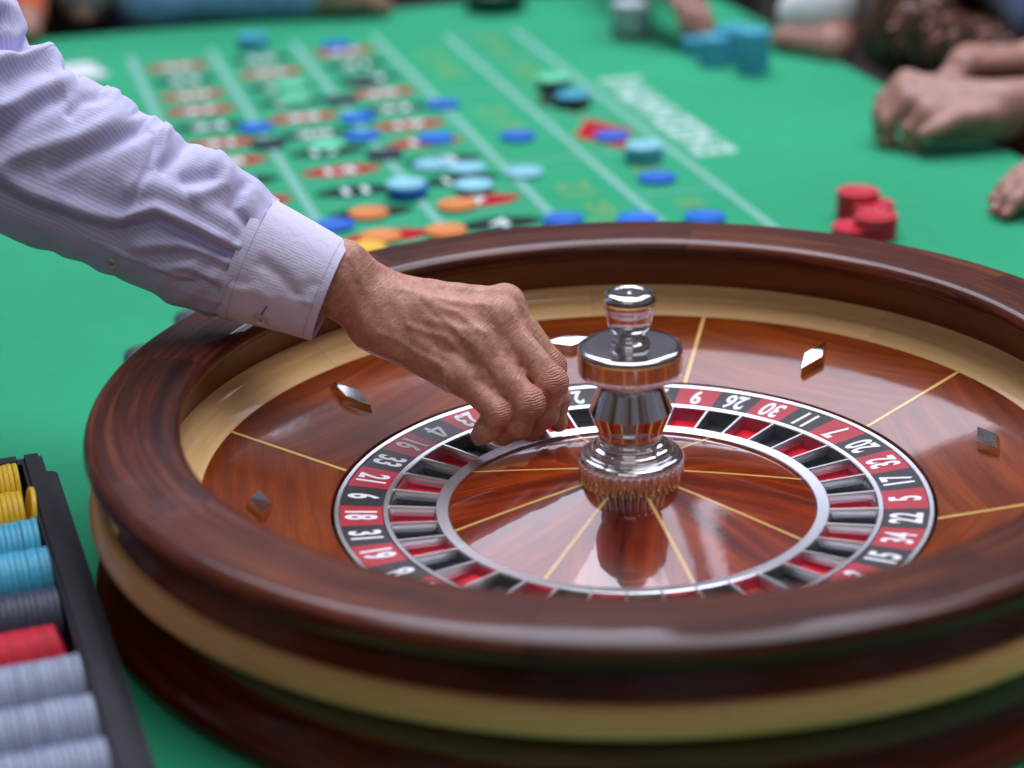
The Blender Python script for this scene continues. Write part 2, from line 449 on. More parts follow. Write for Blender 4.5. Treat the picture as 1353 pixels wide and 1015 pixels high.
for n in range(1, 13):
    for c, s in enumerate((-0.149, -0.022, 0.107)):
        num = 3 * n - c
        o = mesh_obj('number_oval', oval_me['red' if num in RED else 'black'], None, table, (s, rowt(n), 0.0006))
        tm = text_mesh(str(num), 0.038, 1.25, 0.0014)
        mesh_obj('numeral', tm, M['ink_white'], o, (0, 0, 0.0004))
def print_text(name, s, st, size, rz, mat, squeeze=1.0, bold=0.0008, parent=table):
    o = mesh_obj(name, text_mesh(s, size, squeeze, bold), mat, parent, (st[0], st[1], 0.0006)); o.rotation_euler = (0, 0, rz); return o
for i, s in enumerate(('1st 12', '2nd 12', '3rd 12')):
    print_text('dozen_text', s, (0.226, rowt(2.5 + 4 * i)), 0.056, PI / 2, M['ink_yellow'], 1.2)
for n, s in ((1.5, '1 to 18'), (3.5, 'EVEN'), (9.5, 'ODD'), (11.5, '19 to 36')):
    print_text('bet_text', s, (0.335, rowt(n)), 0.046, PI / 2, M['ink_yellow'], 0.95)
for n, c in ((5.5, 'red'), (7.5, 'black')):
    yb = sheet('diamond_border', [(0.335 + dx, rowt(n) + dy) for dx, dy in ((-0.043, 0), (0, -0.084), (0.043, 0), (0, 0.084))], M['ink_yellow'], 0.0004)
    sheet('diamond', [(0.335 + dx, rowt(n) + dy) for dx, dy in ((-0.040, 0), (0, -0.079), (0.040, 0), (0, 0.079))], M['ink_' + c], 0.0008)
# a white block of lettering runs along the outside line; in the photograph it is too blurred to read
random.seed(3)
t = 0.985
for k in range(9):
    w = random.choice((0.034, 0.038, 0.042)); s0, s1 = 0.412, 0.466
    if t + w > 1.40: break
    for (a0, b0, a1, b1) in random.choice((((0, 0, 1, .28), (0, .72, 1, 1), (.4, .28, .62, .72)), ((0, 0, .25, 1), (.25, 0, 1, .3), (.25, .7, 1, 1)), ((0, 0, 1, .3), (.75, .3, 1, 1), (0, .3, .25, 1), (.4, .3, .6, .85)))):
        sheet('printed_letter', [(s0 + (s1 - s0) * a, t + w * b) for a, b in ((a0, b0), (a1, b0), (a1, b1), (a0, b1))], M['ink_letter'])
    t += w + 0.009
sheet('printed_letter', [(0.412, 1.388), (0.476, 1.388), (0.476, 1.408), (0.412, 1.408)], M['ink_letter'])

# ------------------------------------------------------------------ roulette bowl
bowl = empty('roulette_bowl')
tag(bowl, 'polished dark wooden roulette bowl with pale beech rings on green felt', 'roulette bowl')
rim_prof = smooth_profile([(0.3425, 0.1085), (0.3378, 0.1125), (0.3362, 0.1180), (0.3392, 0.1232), (0.3450, 0.1256), (0.3540, 0.1263), (0.3720, 0.1265), (0.3930, 0.1264), (0.3990, 0.1257), (0.4040, 0.1228), (0.4060, 0.1180), (0.4060, 0.1150), (0.4040, 0.1105), (0.3960, 0.1060), (0.3880, 0.1030)], 5)
gap = 0.00022
def arcs(name, prof, n, off, mat, seg, gp=gap, close=None):
    out = []
    for k in range(n):
        a0, a1 = R(off + 360 / n * k) + gp / 2 / 0.37, R(off + 360 / n * (k + 1)) - gp / 2 / 0.37
        # grain: each piece is sawn straight, so each has its own mesh
        out.append(mesh_obj(name, lathe(name, prof + ([prof[0]] if close else []), a0, a1, seg, caps=bool(close)), mat, bowl))
    return out
arcs('rim_segment', rim_prof, 8, 32.5, M['rosewood'], 26, close=True)
# inner wall above the ball track
wall_prof = smooth_profile([(0.3440, 0.1086), (0.3470, 0.1040), (0.3520, 0.0920), (0.3556, 0.0790)], 4)
mesh_obj('track_wall', lathe('track_wall', wall_prof, seg=160), M['wall_wood'], bowl)
bt_prof = [(0.3556, 0.0786), (0.3552, 0.0774), (0.3480, 0.0722), (0.3446, 0.0694), (0.3440, 0.0682), (0.3420, 0.0676), (0.3350, 0.0638), (0.3272, 0.0598), (0.3268, 0.0588)]
arcs('ball_track_segment', bt_prof, 8, 2.2, M['beech'], 24)
tr = lambda r: 0.0330 + (0.0592 - 0.0330) * (r - 0.2312) / (0.3268 - 0.2312)
for k in range(8):
    a0, a1 = R(29.6 + 45 * k), R(29.6 + 45 * (k + 1))
    # panel: straight veneer, uv laid flat along its own chord
    V, F, U = [], [], []
    am = (a0 + a1) / 2; nr, na = 6, 24
    for i in range(nr + 1):
        r = 0.2312 + (0.3268 - 0.2312) * i / nr
        e = 0.0017 / r
        for j in range(na + 1):
            a = a0 + e + (a1 - a0 - 2 * e) * j / na
            V.append((r * math.cos(a), r * math.sin(a), tr(r))); U.append((r * math.sin(a - am), r * math.cos(a - am)))
    for i in range(nr):
        for j in range(na):
            q = i * (na + 1) + j; F.append((q, q + na + 1, q + na + 2, q + 1))
    me = mk('track_panel', V, F)
    set_uv(me, U); bm = bmesh.new(); bm.from_mesh(me); bmesh.ops.recalc_face_normals(bm, faces=bm.faces)
    if bm.faces[0].normal.z < 0: bmesh.ops.reverse_faces(bm, faces=bm.faces)
    bm.to_mesh(me); bm.free()
    mesh_obj('track_panel', me, M['mahogany'], bowl)
    # inlay strip on the panel joint
    V, U = [], []
    for r in (0.2312, 0.3268):
        for w in (-0.0017, 0.0017):
            V.append((r * math.cos(a0) - w * math.sin(a0), r * math.sin(a0) + w * math.cos(a0), tr(r) + 0.0002)); U.append((r, w))
    me = mk('inlay_strip', V, [(0, 2, 3, 1)], False); set_uv(me, U); mesh_obj('inlay_strip', me, M['inlay'], bowl)
# underside of the track, the lip facing the rotor
mesh_obj('track_lip', lathe('track_lip', [(0.2312, 0.0330), (0.2306, 0.0322), (0.2306, 0.012)], seg=128), M['base_wood'], bowl)
# outer body
neck = smooth_profile([(0.3880, 0.1032), (0.3900, 0.0985), (0.3930, 0.0910), (0.3964, 0.0831)], 5)
mesh_obj('cove_moulding', lathe('cove_moulding', neck, seg=160), M['base_wood'], bowl)
band = smooth_profile([(0.3962, 0.0832), (0.4002, 0.0828), (0.4028, 0.0808), (0.4056, 0.0740), (0.4072, 0.0685), (0.4062, 0.0650), (0.3985, 0.0640)], 4)
arcs('beech_band', band, 8, 4.0, M['band_beech'], 24)
foot = smooth_profile([(0.3985, 0.0642), (0.3960, 0.0600), (0.3900, 0.0480), (0.3905, 0.0330), (0.3985, 0.0190), (0.4060, 0.0120), (0.4085, 0.0070), (0.4080, 0.0012), (0.4000, 0.0008)], 5)
mesh_obj('base_moulding', lathe('base_moulding', foot, seg=160), M['base_wood'], bowl)
mesh_obj('bowl_floor', lathe('bowl_floor', [(0.2306, 0.012), (0.10, 0.008), (0.001, 0.008)], seg=64), M['base_wood'], bowl)
# chrome deflectors, alternately pointing at the hub and lying along the track
def deflector():
    L, Wd, Ht = 0.0250, 0.0100, 0.0080
    base = [(L, 0, 0), (0, Wd, 0), (-L, 0, 0), (0, -Wd, 0)]; k = 0.80
    top = [(x * 0.84, y * k, Ht) for x, y, _ in base]
    bm = bmesh.new(); b = [bm.verts.new(v) for v in base]; t = [bm.verts.new(v) for v in top]
    bm.faces.new(t); bm.faces.new(b[::-1])
    for i in range(4): bm.faces.new((b[i], b[(i + 1) % 4], t[(i + 1) % 4], t[i]))
    bmesh.ops.bevel(bm, geom=list(bm.edges), offset=0.0004, segments=2, affect='EDGES')
    me = bpy.data.meshes.new('deflector'); bm.to_mesh(me); bm.free(); me.materials.append(M['chrome']); return me
dme = deflector(); slope = math.atan2(0.0262, 0.0956)
for k in range(8):
    a = R(7.4 + 45 * k); r = 0.2845
    o = mesh_obj('deflector', dme, None, bowl, (r * math.cos(a), r * math.sin(a), tr(r) - 0.0006))
    o.rotation_euler = (Matrix.Rotation(a, 3, 'Z') @ Matrix.Rotation(-slope, 3, 'Y') @ Matrix.Rotation(0 if k % 2 else PI / 2, 3, 'Z')).to_euler()

# ------------------------------------------------------------------ rotor
rotor = empty('wheel_rotor', (0, 0, 0.012))
tag(rotor, 'spinning wheel head with red and black numbers, pockets and chrome turret', 'roulette wheel')
RZ = -0.012
def rp(prof): return [(p[0], p[1] + RZ) for p in prof]
zr = lambda r: 0.0249 + (0.0312 - 0.0249) * (r - 0.141) / (0.228 - 0.141)
ring = lambda name, r0, r1, mat, lip: mesh_obj(name, lathe(name, rp([(r0, zr(r0) - lip), (r0 + 0.0004, zr(r0) + 0.0006), (r0 + 0.0012, zr(r0) + 0.0011), (r1 - 0.0012, zr(r1) + 0.0011), (r1 - 0.0004, zr(r1) + 0.0006), (r1, zr(r1) - lip)]), seg=192, sharp_ang=14), mat, rotor)
ring('outer_ring', 0.2238, 0.2290, M['satin_steel'], 0.016)
ring('pocket_outer_ring', 0.1862, 0.1918, M['satin_steel'], 0.003)
ring('pocket_inner_ring', 0.1405, 0.1515, M['satin_steel'], 0.003)
SEQ = ['0', '28', '9', '26', '30', '11', '7', '20', '32', '17', '5', '22', '34', '15', '3', '24', '36', '13', '1', '00', '27', '10', '25', '29', '12', '8', '19', '31', '18', '6', '21', '33', '16', '4', '23', '35', '14', '2']
STEP = 360 / 38
def sector(name, r0, r1, half, zf, n=5):
    V, F = [], []
    for j in range(n + 1):
        a = -half + 2 * half * j / n
        for r in (r0, r1): V.append((r * math.cos(a), r * math.sin(a), zf(r) + RZ))
    for j in range(n): q = 2 * j; F.append((q, q + 1, q + 3, q + 2))
    return mk(name, V, F)
tile_me, pocket_me = {}, {}
hp = R(STEP / 2)
for c in ('red', 'black', 'green'):
    tile_me[c] = sector('number_tile', 0.1916, 0.2240, hp - 0.00012, zr); tile_me[c].materials.append(M[c + '_tile'])
    # pocket: floor and four leaning walls
    def ringv(r0, r1, h, z): return [(r * math.cos(a), r * math.sin(a), z + RZ) for r, a in ((r0, -h), (r1, -h), (r1, h), (r0, h))]
    top = ringv(0.1513, 0.1864, hp, 0.0262); bot = ringv(0.1540, 0.1835, hp - 0.013, 0.0180)
    # follow the slope of the ring at the top
    top = [(v[0], v[1], zr(math.hypot(v[0], v[1])) - 0.0006 + RZ) for v in top]
    pocket_me[c] = mk('pocket', top + bot, [(4, 5, 6, 7), (0, 1, 5, 4), (1, 2, 6, 5), (2, 3, 7, 6), (3, 0, 4, 7)], False)
    bm = bmesh.new(); bm.from_mesh(pocket_me[c])
    bmesh.ops.recalc_face_normals(bm, faces=bm.faces)
    for f in bm.faces:
        if abs(f.normal.z) > 0.9 and f.normal.z < 0: bmesh.ops.reverse_faces(bm, faces=list(bm.faces)); break
    bm.to_mesh(pocket_me[c]); bm.free(); pocket_me[c].materials.append(M[c + '_pocket']); pocket_me[c].materials.append(M[c + '_wall'])
    for pf in pocket_me[c].polygons: pf.material_index = 0 if abs(pf.normal.z) > 0.9 else 1
def fret():
    V, F = [], []
    w = 0.0015
    for r in (0.1506, 0.1872):
        z = zr(r) + RZ
        for y, dz in ((-w, -0.011), (-w, 0.0004), (-w * 0.6, 0.0012), (w * 0.6, 0.0012), (w, 0.0004), (w, -0.011)): V.append((r, y, z + dz))
    for i in range(5): F.append((i, i + 6, i + 7, i + 1))
    me = mk('fret', V, F); sharp(me, 50); me.materials.append(M['satin_steel']); return me
fret_me = fret()
def four_mesh():
    """an open condensed figure four from three strokes"""
    q = [((0.0016, -0.0118), (0.0052, -0.0118), (0.0052, 0.0118), (0.0016, 0.0118), 0.0), ((-0.0068, -0.0062), (0.0074, -0.0062), (0.0074, -0.0030), (-0.0068, -0.0030), 0.00005), ((-0.0068, -0.0036), (-0.0034, -0.0036), (0.0034, 0.0118), (0.0004, 0.0118), 0.0001)]
    V, F = [], []
    for k, (a, b, c, d, z) in enumerate(q):
        V += [(p[0], p[1], z) for p in (a, b, c, d)]; F.append((4 * k, 4 * k + 1, 4 * k + 2, 4 * k + 3))
    return mk('numeral', V, F, False)
for i, s in enumerate(SEQ):
    a = R(89.6 - STEP * i)
    c = 'green' if s in ('0', '00') else ('red' if int(s) in RED else 'black')
    tl = mesh_obj('number_tile', tile_me[c], None, rotor); tl.rotation_euler = (0, 0, a)
    nm = four_mesh() if s == '4' else text_mesh(s, 0.0330, 0.80 if s == '4' else 0.56, 0.0001 if s == '4' else (0.0006 if '4' in s else 0.0010))
    co = np.zeros(len(nm.vertices) * 3); nm.vertices.foreach_get('co', co); co = co.reshape(-1, 3)
    # digits stand with their heads towards the hub and lie in the slope of the tile
    rr = 0.2078 - co[:, 1]; out = np.stack([rr, co[:, 0], zr(rr) + 0.0003 + RZ + co[:, 2]], 1)
    nm.vertices.foreach_set('co', out.ravel()); nm.update()
    if nm.polygons and nm.polygons[0].normal.z < 0: nm.flip_normals()
    mesh_obj('numeral', nm, M['numeral_white'], tl)
    pk = mesh_obj('pocket', pocket_me[c], None, rotor); pk.rotation_euler = (0, 0, a)
    fr = mesh_obj('fret', fret_me, None, rotor); fr.rotation_euler = (0, 0, a + hp)
# domed wooden cone in eight wedges with inlay lines
cz = lambda r: 0.0238 + (0.0475 - 0.0238) * (1 - ((r - 0.034) / (0.1405 - 0.034)) ** 1.06) if r > 0.034 else 0.0475
rs = np.linspace(0.034, 0.1405, 12)
for k in range(8):
    a0, a1 = R(14.7 + 45 * k), R(14.7 + 45 * (k + 1)); am = (a0 + a1) / 2; na = 16
    V, U, F = [], [], []
    for r in rs:
        e = 0.00125 / r
        for j in range(na + 1):
            a = a0 + e + (a1 - a0 - 2 * e) * j / na
            V.append((r * math.cos(a), r * math.sin(a), cz(r) + RZ)); U.append((r * math.cos(a - am), r * math.sin(a - am)))
    for i in range(len(rs) - 1):
        for j in range(na):
            q = i * (na + 1) + j; F.append((q, q + na + 1, q + na + 2, q + 1))
    me = mk('cone_wedge', V, F); set_uv(me, U); mesh_obj('cone_wedge', me, M['cone_wood'], rotor)
    V, U, F = [], [], []
    for r in rs:
        for w in (-0.00125, 0.00125):
            V.append((r * math.cos(a0) - w * math.sin(a0), r * math.sin(a0) + w * math.cos(a0), cz(r) + RZ + 0.00015)); U.append((r, w))
    for i in range(len(rs) - 1): F.append((2 * i, 2 * i + 2, 2 * i + 3, 2 * i + 1))
    me = mk('cone_inlay', V, F); set_uv(me, U); mesh_obj('cone_inlay', me, M['inlay'], rotor)
# turret
def tl(name, pts, mat, parent, n=5, seg=96, rfun=None):
    return mesh_obj(name, lathe(name, rp(smooth_profile(pts, n)), seg=seg, rfun=rfun), mat, parent)
tb = tl('turret', [(0.0200, 0.0700, 1), (0.0310, 0.0700, 1), (0.0318, 0.0722), (0.0300, 0.0745), (0.0262, 0.0758, 1), (0.0262, 0.0778), (0.0238, 0.0790), (0.0226, 0.0812), (0.0240, 0.0842), (0.0250, 0.0850, 1), (0.0252, 0.0880, 1), (0.0317, 0.1040, 1), (0.0226, 0.1262, 1), (0.0226, 0.1330, 1), (0.010, 0.1331)], M['chrome'], rotor)
def flute(r, z, a): return r - (0.0018 * (1 - abs(math.sin(a * 20))) if r > 0.0375 and 0.0385 < z + 0.012 < 0.0655 else 0)
tl('knurled_base', [(0.0395, 0.0370, 1), (0.0402, 0.0390), (0.0404, 0.0460), (0.0404, 0.0570), (0.0402, 0.0640), (0.0392, 0.0668), (0.0372, 0.0684), (0.0345, 0.0688, 1), (0.0335, 0.0702), (0.030, 0.0704)], M['chrome'], tb, 5, 320, flute)
tl('turret_disc', [(0.0140, 0.1330, 1), (0.0372, 0.1330, 1), (0.0388, 0.1346), (0.0393, 0.1370, 1), (0.0393, 0.1530, 1), (0.0386, 0.1546, 1), (0.0374, 0.1552, 1), (0.0130, 0.1556)], M['chrome_disc'], tb)
tl('turret_knob', [(0.0148, 0.1550, 1), (0.0152, 0.1572), (0.0142, 0.1592), (0.0118, 0.1612), (0.0112, 0.1640), (0.0124, 0.1668), (0.0150, 0.1700), (0.0168, 0.1750), (0.0176, 0.1812), (0.0180, 0.1830, 1), (0.0182, 0.1842), (0.0190, 0.1862), (0.0194, 0.1900), (0.0191, 0.1940), (0.0176, 0.1966), (0.0150, 0.1976), (0.0120, 0.1978, 1), (0.0105, 0.1972), (0.0030, 0.1972, 1), (0.0022, 0.1960, 1), (0.0003, 0.1958)], M['chrome'], tb)

# ------------------------------------------------------------------ the croupier's arm
def skin(name, c0, c1, c2, detail=True):
    t = NT(name)
    ob = t.n('ShaderNodeTexCoord').outputs['Object']
    n1 = t.noise(t.mapping(ob, (55, 55, 55)), 1.0, 5, 0.6)
    n2 = t.noise(t.mapping(ob, (190, 190, 190)), 1.0, 4, 0.65)
    c = t.ramp(t.math('MULTIPLY_ADD', n2, 0.4, t.math('MULTIPLY', n1, 0.6)), [(0.30, c0), (0.5, c1), (0.72, c2)])
    if detail:
        kn = t.n('ShaderNodeAttribute', attribute_name='knuckle').outputs['Fac']
        pk = t.n('ShaderNodeMapRange', ins={'From Min': 0.45, 'From Max': 0.7}); t.l(t.noise(t.mapping(ob, (26, 26, 26)), 1.0, 3, 0.5), pk.inputs[0])
        c = t.mix(t.math('MULTIPLY', pk.outputs[0], 0.45), c, srgb(206, 128, 112))
        c = t.mix(t.math('MULTIPLY', kn, 0.6), c, srgb(190, 112, 104))
        sp = t.noise(t.mapping(ob, (95, 95, 95)), 1.0, 2, 0.5)
        spm = t.n('ShaderNodeMapRange', ins={'From Min': 0.66, 'From Max': 0.74}); t.l(sp, spm.inputs[0])
        c = t.mix(t.math('MULTIPLY', spm.outputs[0], 0.35), c, srgb(120, 72, 60))
    t.l(c, t.p.inputs['Base Color'])
    t.set(Roughness=0.42, Subsurface_Weight=0.12, Subsurface_Scale=0.004, Specular_IOR_Level=0.42)
    t.p.inputs['Subsurface Radius'].default_value = (1.0, 0.35, 0.2)
    if detail:
        # fine skin lattice, creases across the wrist and folds over the finger joints
        vo = t.n('ShaderNodeTexVoronoi', feature='DISTANCE_TO_EDGE', ins={'Scale': 640.0}); t.l(ob, vo.inputs['Vector'])
        lat = t.math('MINIMUM', t.math('MULTIPLY', vo.outputs['Distance'], 4.0), 1.0)
        au = t.n('ShaderNodeAttribute', attribute_name='along').outputs['Fac']
        av = t.n('ShaderNodeAttribute', attribute_name='across').outputs['Fac']
        cv = t.n('ShaderNodeCombineXYZ'); t.l(t.math('MULTIPLY', au, 620.0), cv.inputs[0]); t.l(t.math('MULTIPLY', av, 90.0), cv.inputs[1])
        wn = t.noise(cv.outputs[0], 1.0, 4, 0.6, 0.6)
        ju = t.n('ShaderNodeAttribute', attribute_name='joint_u').outputs['Fac']
        nz = t.noise(t.mapping(ob, (160, 160, 160)), 1.0, 3, 0.6)
        w = t.math('SINE', t.math('ADD', t.math('MULTIPLY', ju, 1500.0), t.math('MULTIPLY', nz, 6.0)))
        fold = t.math('MULTIPLY', t.math('ABSOLUTE', w), t.math('MULTIPLY', kn, 2.3))
        hgt = t.math('ADD', t.math('MULTIPLY', lat, 0.16), t.math('ADD', t.math('MULTIPLY', wn, t.math('MULTIPLY_ADD', n1, 3.6, -0.75)), t.math('ADD', fold, t.math('MULTIPLY', n2, 0.2))))
        t.bump(hgt, 0.85, 0.0010)
    else:
        t.bump(n2, 0.4, 0.0008)
    return t.m
M['skin'] = skin('skin', srgb(146, 96, 78), srgb(196, 144, 122), srgb(226, 178, 156))
M['skin_far'] = skin('skin_far', srgb(128, 88, 78), srgb(164, 120, 106), srgb(190, 146, 132), False)
M['nail'] = lacquer('nail', srgb(190, 140, 130), 0.3, 0.4)

def A3(*p): return at(*p)
J = dict(
    wr=(452, 357, 1.670), wu=(443, 380, 1.668), fr=(322, 322, 1.672), fu=(312, 350, 1.668),
    c2=(505, 383, 1.684), c3=(503, 402, 1.675), c4=(497, 423, 1.671), c5=(492, 434, 1.671),
    m2=(668, 401, 1.692), m3=(657, 420, 1.676), m4=(633, 457, 1.667), m5=(606, 495, 1.665),
    h0=(494, 436, 1.676), h1=(598, 498, 1.679), t0=(505, 405, 1.698), t1=(600, 452, 1.714), t2=(668, 508, 1.720), t3=(716, 554, 1.716),
    p5=(658, 546, 1.655), d5=(645, 567, 1.664), e5=(634, 576, 1.672),
    p4=(699, 533, 1.656), d4=(684, 562, 1.666), e4=(665, 575, 1.675),
    p3=(729, 506, 1.667), d3=(720, 545, 1.677), e3=(702, 570, 1.684),
    p2=(728, 484, 1.693), d2=(735, 528, 1.702), e2=(737, 558, 1.708))
J = {k: at(*v) for k, v in J.items()}
def cap(a, b, ra, rb): return (J[a] if isinstance(a, str) else a, J[b] if isinstance(b, str) else b, ra, rb)
def lerp(a, b, t): return J[a] * (1 - t) + J[b] * t
BACK = -CF * 0.80 + CU * 0.60; BACK = BACK / np.linalg.norm(BACK)   # outward from the back of the hand
palm = [cap('fr', 'wr', 0.030, 0.0205), cap('fu', 'wu', 0.030, 0.0205),
        cap('wr', 'c2', 0.0205, 0.0165), cap('wu', 'c5', 0.020, 0.0155), cap('wr', 'c4', 0.019, 0.0165),
        cap('c2', 'm2', 0.0140, 0.0118), cap('c3', 'm3', 0.0145, 0.0128), cap('c4', 'm4', 0.0145, 0.0126), cap('c5', 'm5', 0.0145, 0.0116),
        cap('h0', 'h1', 0.0135, 0.0132), cap('c3', lerp('m3', 'm4', .5), 0.016, 0.012),
        cap('t0', 't1', 0.0185, 0.0145), cap('c3', 't1', 0.016, 0.013), cap('wr', 't0', 0.018, 0.018)]
# tendons and veins standing up on the back of the hand
def surf(a, b, t, off): return lerp(a, b, t) + BACK * off
tend = []
for a, b, r0, r1 in (('c2', 'm2', .0128, .0112), ('c3', 'm3', .0135, .0118), ('c4', 'm4', .0135, .0118), ('c5', 'm5', .0138, .0108)):
    for i in range(5):
        t0, t1 = 0.32 + i * 0.125, 0.32 + (i + 1) * 0.125
        o = lambda t: r0 + (r1 - r0) * t - 0.0018
        tend.append((surf(a, b, t0, o(t0)), surf(a, b, t1, o(t1)), 0.0030, 0.0030))
palm_k = 0.012
def vein(pts, r=0.0019):
    q = [at(*p) for p in pts]; return [(q[i], q[i + 1], r, r) for i in range(len(q) - 1)]
fingers = []
for nm, rr in (('5', (.0112, .0106, .0100, .0094, .0090, .0078)), ('4', (.0128, .0120, .0113, .0104, .0100, .0085)),
               ('3', (.0132, .0124, .0117, .0107, .0103, .0086)), ('2', (.0126, .0116, .0110, .0100, .0098, .0082))):
    m, p, d, e = 'm' + nm, 'p' + nm, 'd' + nm, 'e' + nm
    fingers.append((0.005, [cap(m, p, rr[0] * 1.02, rr[1] * 1.02), cap(p, p, rr[1] * 1.06, rr[1] * 1.06), cap(p, d, rr[2], rr[3] * 0.97), cap(d, d, rr[3] * 1.03, rr[3] * 1.03), cap(d, e, rr[4], rr[5])]))
fingers.append((0.005, [cap('t1', 't2', .0130, .0112), cap('t2', 't2', .0116, .0116), cap('t2', 't3', .0112, .0085)]))
# skin webs between the fingers
for a, b in (('2', '3'), ('3', '4'), ('4', '5')):
    fingers.append((0.004, [(lerp('m' + a, 'p' + a, .30), lerp('m' + b, 'p' + b, .30), 0.0100, 0.0098), (lerp('m' + a, 'p' + a, .48), lerp('m' + b, 'p' + b, .48), 0.0078, 0.0076), (lerp('m' + a, 'p' + a, .66), lerp('m' + b, 'p' + b, .68), 0.0056, 0.0054)]))
# knuckle heads
for m, r in (('m2', .0112), ('m3', .0125), ('m4', .0118), ('m5', .0108)):
    palm.append((J[m] + BACK * 0.0026, J[m] + BACK * 0.0026, r, r))
V, Q = sdf_build([(palm_k, palm)] + fingers, 0.00125, kpalm=0.010, kfinger=0.0010)
me = np_mesh('person', V, Q)
N = np.zeros(len(V) * 3, np.float32); me.vertices.foreach_get('normal', N); N = N.reshape(-1, 3)
def seg_dist(P, a, b):
    ba = b - a; t = np.clip(((P - a) @ ba) / max(ba @ ba, 1e-12), 0, 1)
    return np.linalg.norm(P - a - t[:, None] * ba, axis=1), t
disp = np.zeros(len(V))
dorsal = np.clip(N @ BACK, 0, 1)
# tendons: long low ridges fanning from the wrist to the knuckles
for a, b, w, hgt in (('c2', 'm2', .0034, .0011), ('c3', 'm3', .0036, .0015), ('c4', 'm4', .0036, .0014), ('c5', 'm5', .0034, .0010)):
    u = J[b] - J[a]; L = np.linalg.norm(u); u = u / L
    rel = V - J[a]; t = rel @ u / L
    side = np.cross(u, BACK); side /= np.linalg.norm(side)
    disp += hgt * np.exp(-((rel @ side) / w) ** 2) * np.exp(-((t - 0.66) / 0.26) ** 4) * dorsal
# hollows between the knuckles
for a, b in (('m2', 'm3'), ('m3', 'm4'), ('m4', 'm5')):
    c = (J[a] + J[b]) / 2 + BACK * 0.010
    d = np.linalg.norm(V - c, axis=1); disp -= 0.0022 * np.exp(-(d / 0.0085) ** 2) * dorsal
# veins
for pts, r, hgt in (([(560, 392), (585, 408), (606, 412), (622, 428), (640, 440)], 5.0, .0011), ([(540, 430), (565, 440), (590, 446), (612, 470), (622, 474)], 5.0, .0010),
                    ([(520, 380), (548, 385), (565, 400), (590, 425), (612, 446)], 4.5, .0009), ([(500, 440), (530, 452), (556, 470), (580, 480)], 4.5, .0008)):
    vx, vy = to_px(V); PP = np.stack([vx, vy, 0 * vx], 1); best = np.full(len(V), 1e9)
    for i in range(len(pts) - 1):
        d, _ = seg_dist(PP, np.array([*pts[i], 0.0]), np.array([*pts[i + 1], 0.0])); best = np.minimum(best, d)
    disp += hgt * np.exp(-(best / r) ** 2) * np.clip(N @ BACK * 2 - 0.3, 0, 1)
# folds over the finger joints
kn = np.zeros(len(V)); ju = np.zeros(len(V))
rng = np.random.RandomState(4)
for j, a, b, rad in (('p5', 'm5', 'd5', .013), ('p4', 'm4', 'd4', .0145), ('p3', 'm3', 'd3', .015), ('p2', 'm2', 'd2', .014), ('d5', 'p5', 'e5', .009), ('d4', 'p4', 'e4', .010), ('d3', 'p3', 'e3', .010), ('m5', 'c5', 'p5', .015), ('m4', 'c4', 'p4', .016), ('m3', 'c3', 'p3', .016), ('m2', 'c2', 'p2', .015)):
    u1 = (J[j] - J[a]) / np.linalg.norm(J[j] - J[a]); u2 = (J[b] - J[j]) / np.linalg.norm(J[b] - J[j])
    u = u1 + u2; u /= np.linalg.norm(u); out = u1 - u2; out -= (out @ u) * u; out /= np.linalg.norm(out)
    rel = V - J[j]; d = np.linalg.norm(rel, axis=1)
    face = np.clip((rel @ out) / (d + 1e-9) * 1.4 - 0.1, 0, 1)
    m = np.exp(-(d / rad) ** 4) * face * (1.0 if j[0] == 'p' else 0.55)
    au = rel @ u
    upd = m > kn; kn = np.where(upd, m, kn); ju = np.where(upd, au, ju)
    for c0 in ((-.0052, -.0021, .0012, .0045) if j[0] == 'p' else ((-.0022, .0018) if j[0] == 'd' else (-.005, .001, .006))):
        wob = 0.0007 * np.sin((rel @ np.cross(u, out)) * 420 + rng.rand() * 6)
        disp -= (0.00075 if j[0] == 'p' else 0.0005) * m * np.exp(-((au - c0 - wob) / 0.0009) ** 2)
# broad unevenness
disp += 0.0005 * np.sin(V[:, 0] * 260 + V[:, 2] * 140) * np.sin(V[:, 1] * 210 + V[:, 0] * 90) 
V2 = V + N * disp[:, None]
me.vertices.foreach_set('co', V2.astype(np.float32).ravel()); me.update()
ax_ = (J['c3'] - J['wr']); ax_ /= np.linalg.norm(ax_); sd = np.cross(ax_, BACK); sd /= np.linalg.norm(sd)
attr(me, 'knuckle', kn); attr(me, 'joint_u', ju); attr(me, 'along', (V - J['wr']) @ ax_); attr(me, 'across', (V - J['wr']) @ sd)
person = mesh_obj('person', me, M['skin'])
tag(person, 'person in striped lavender shirt reaching into the wheel, fingers pinched at a pocket', 'person')

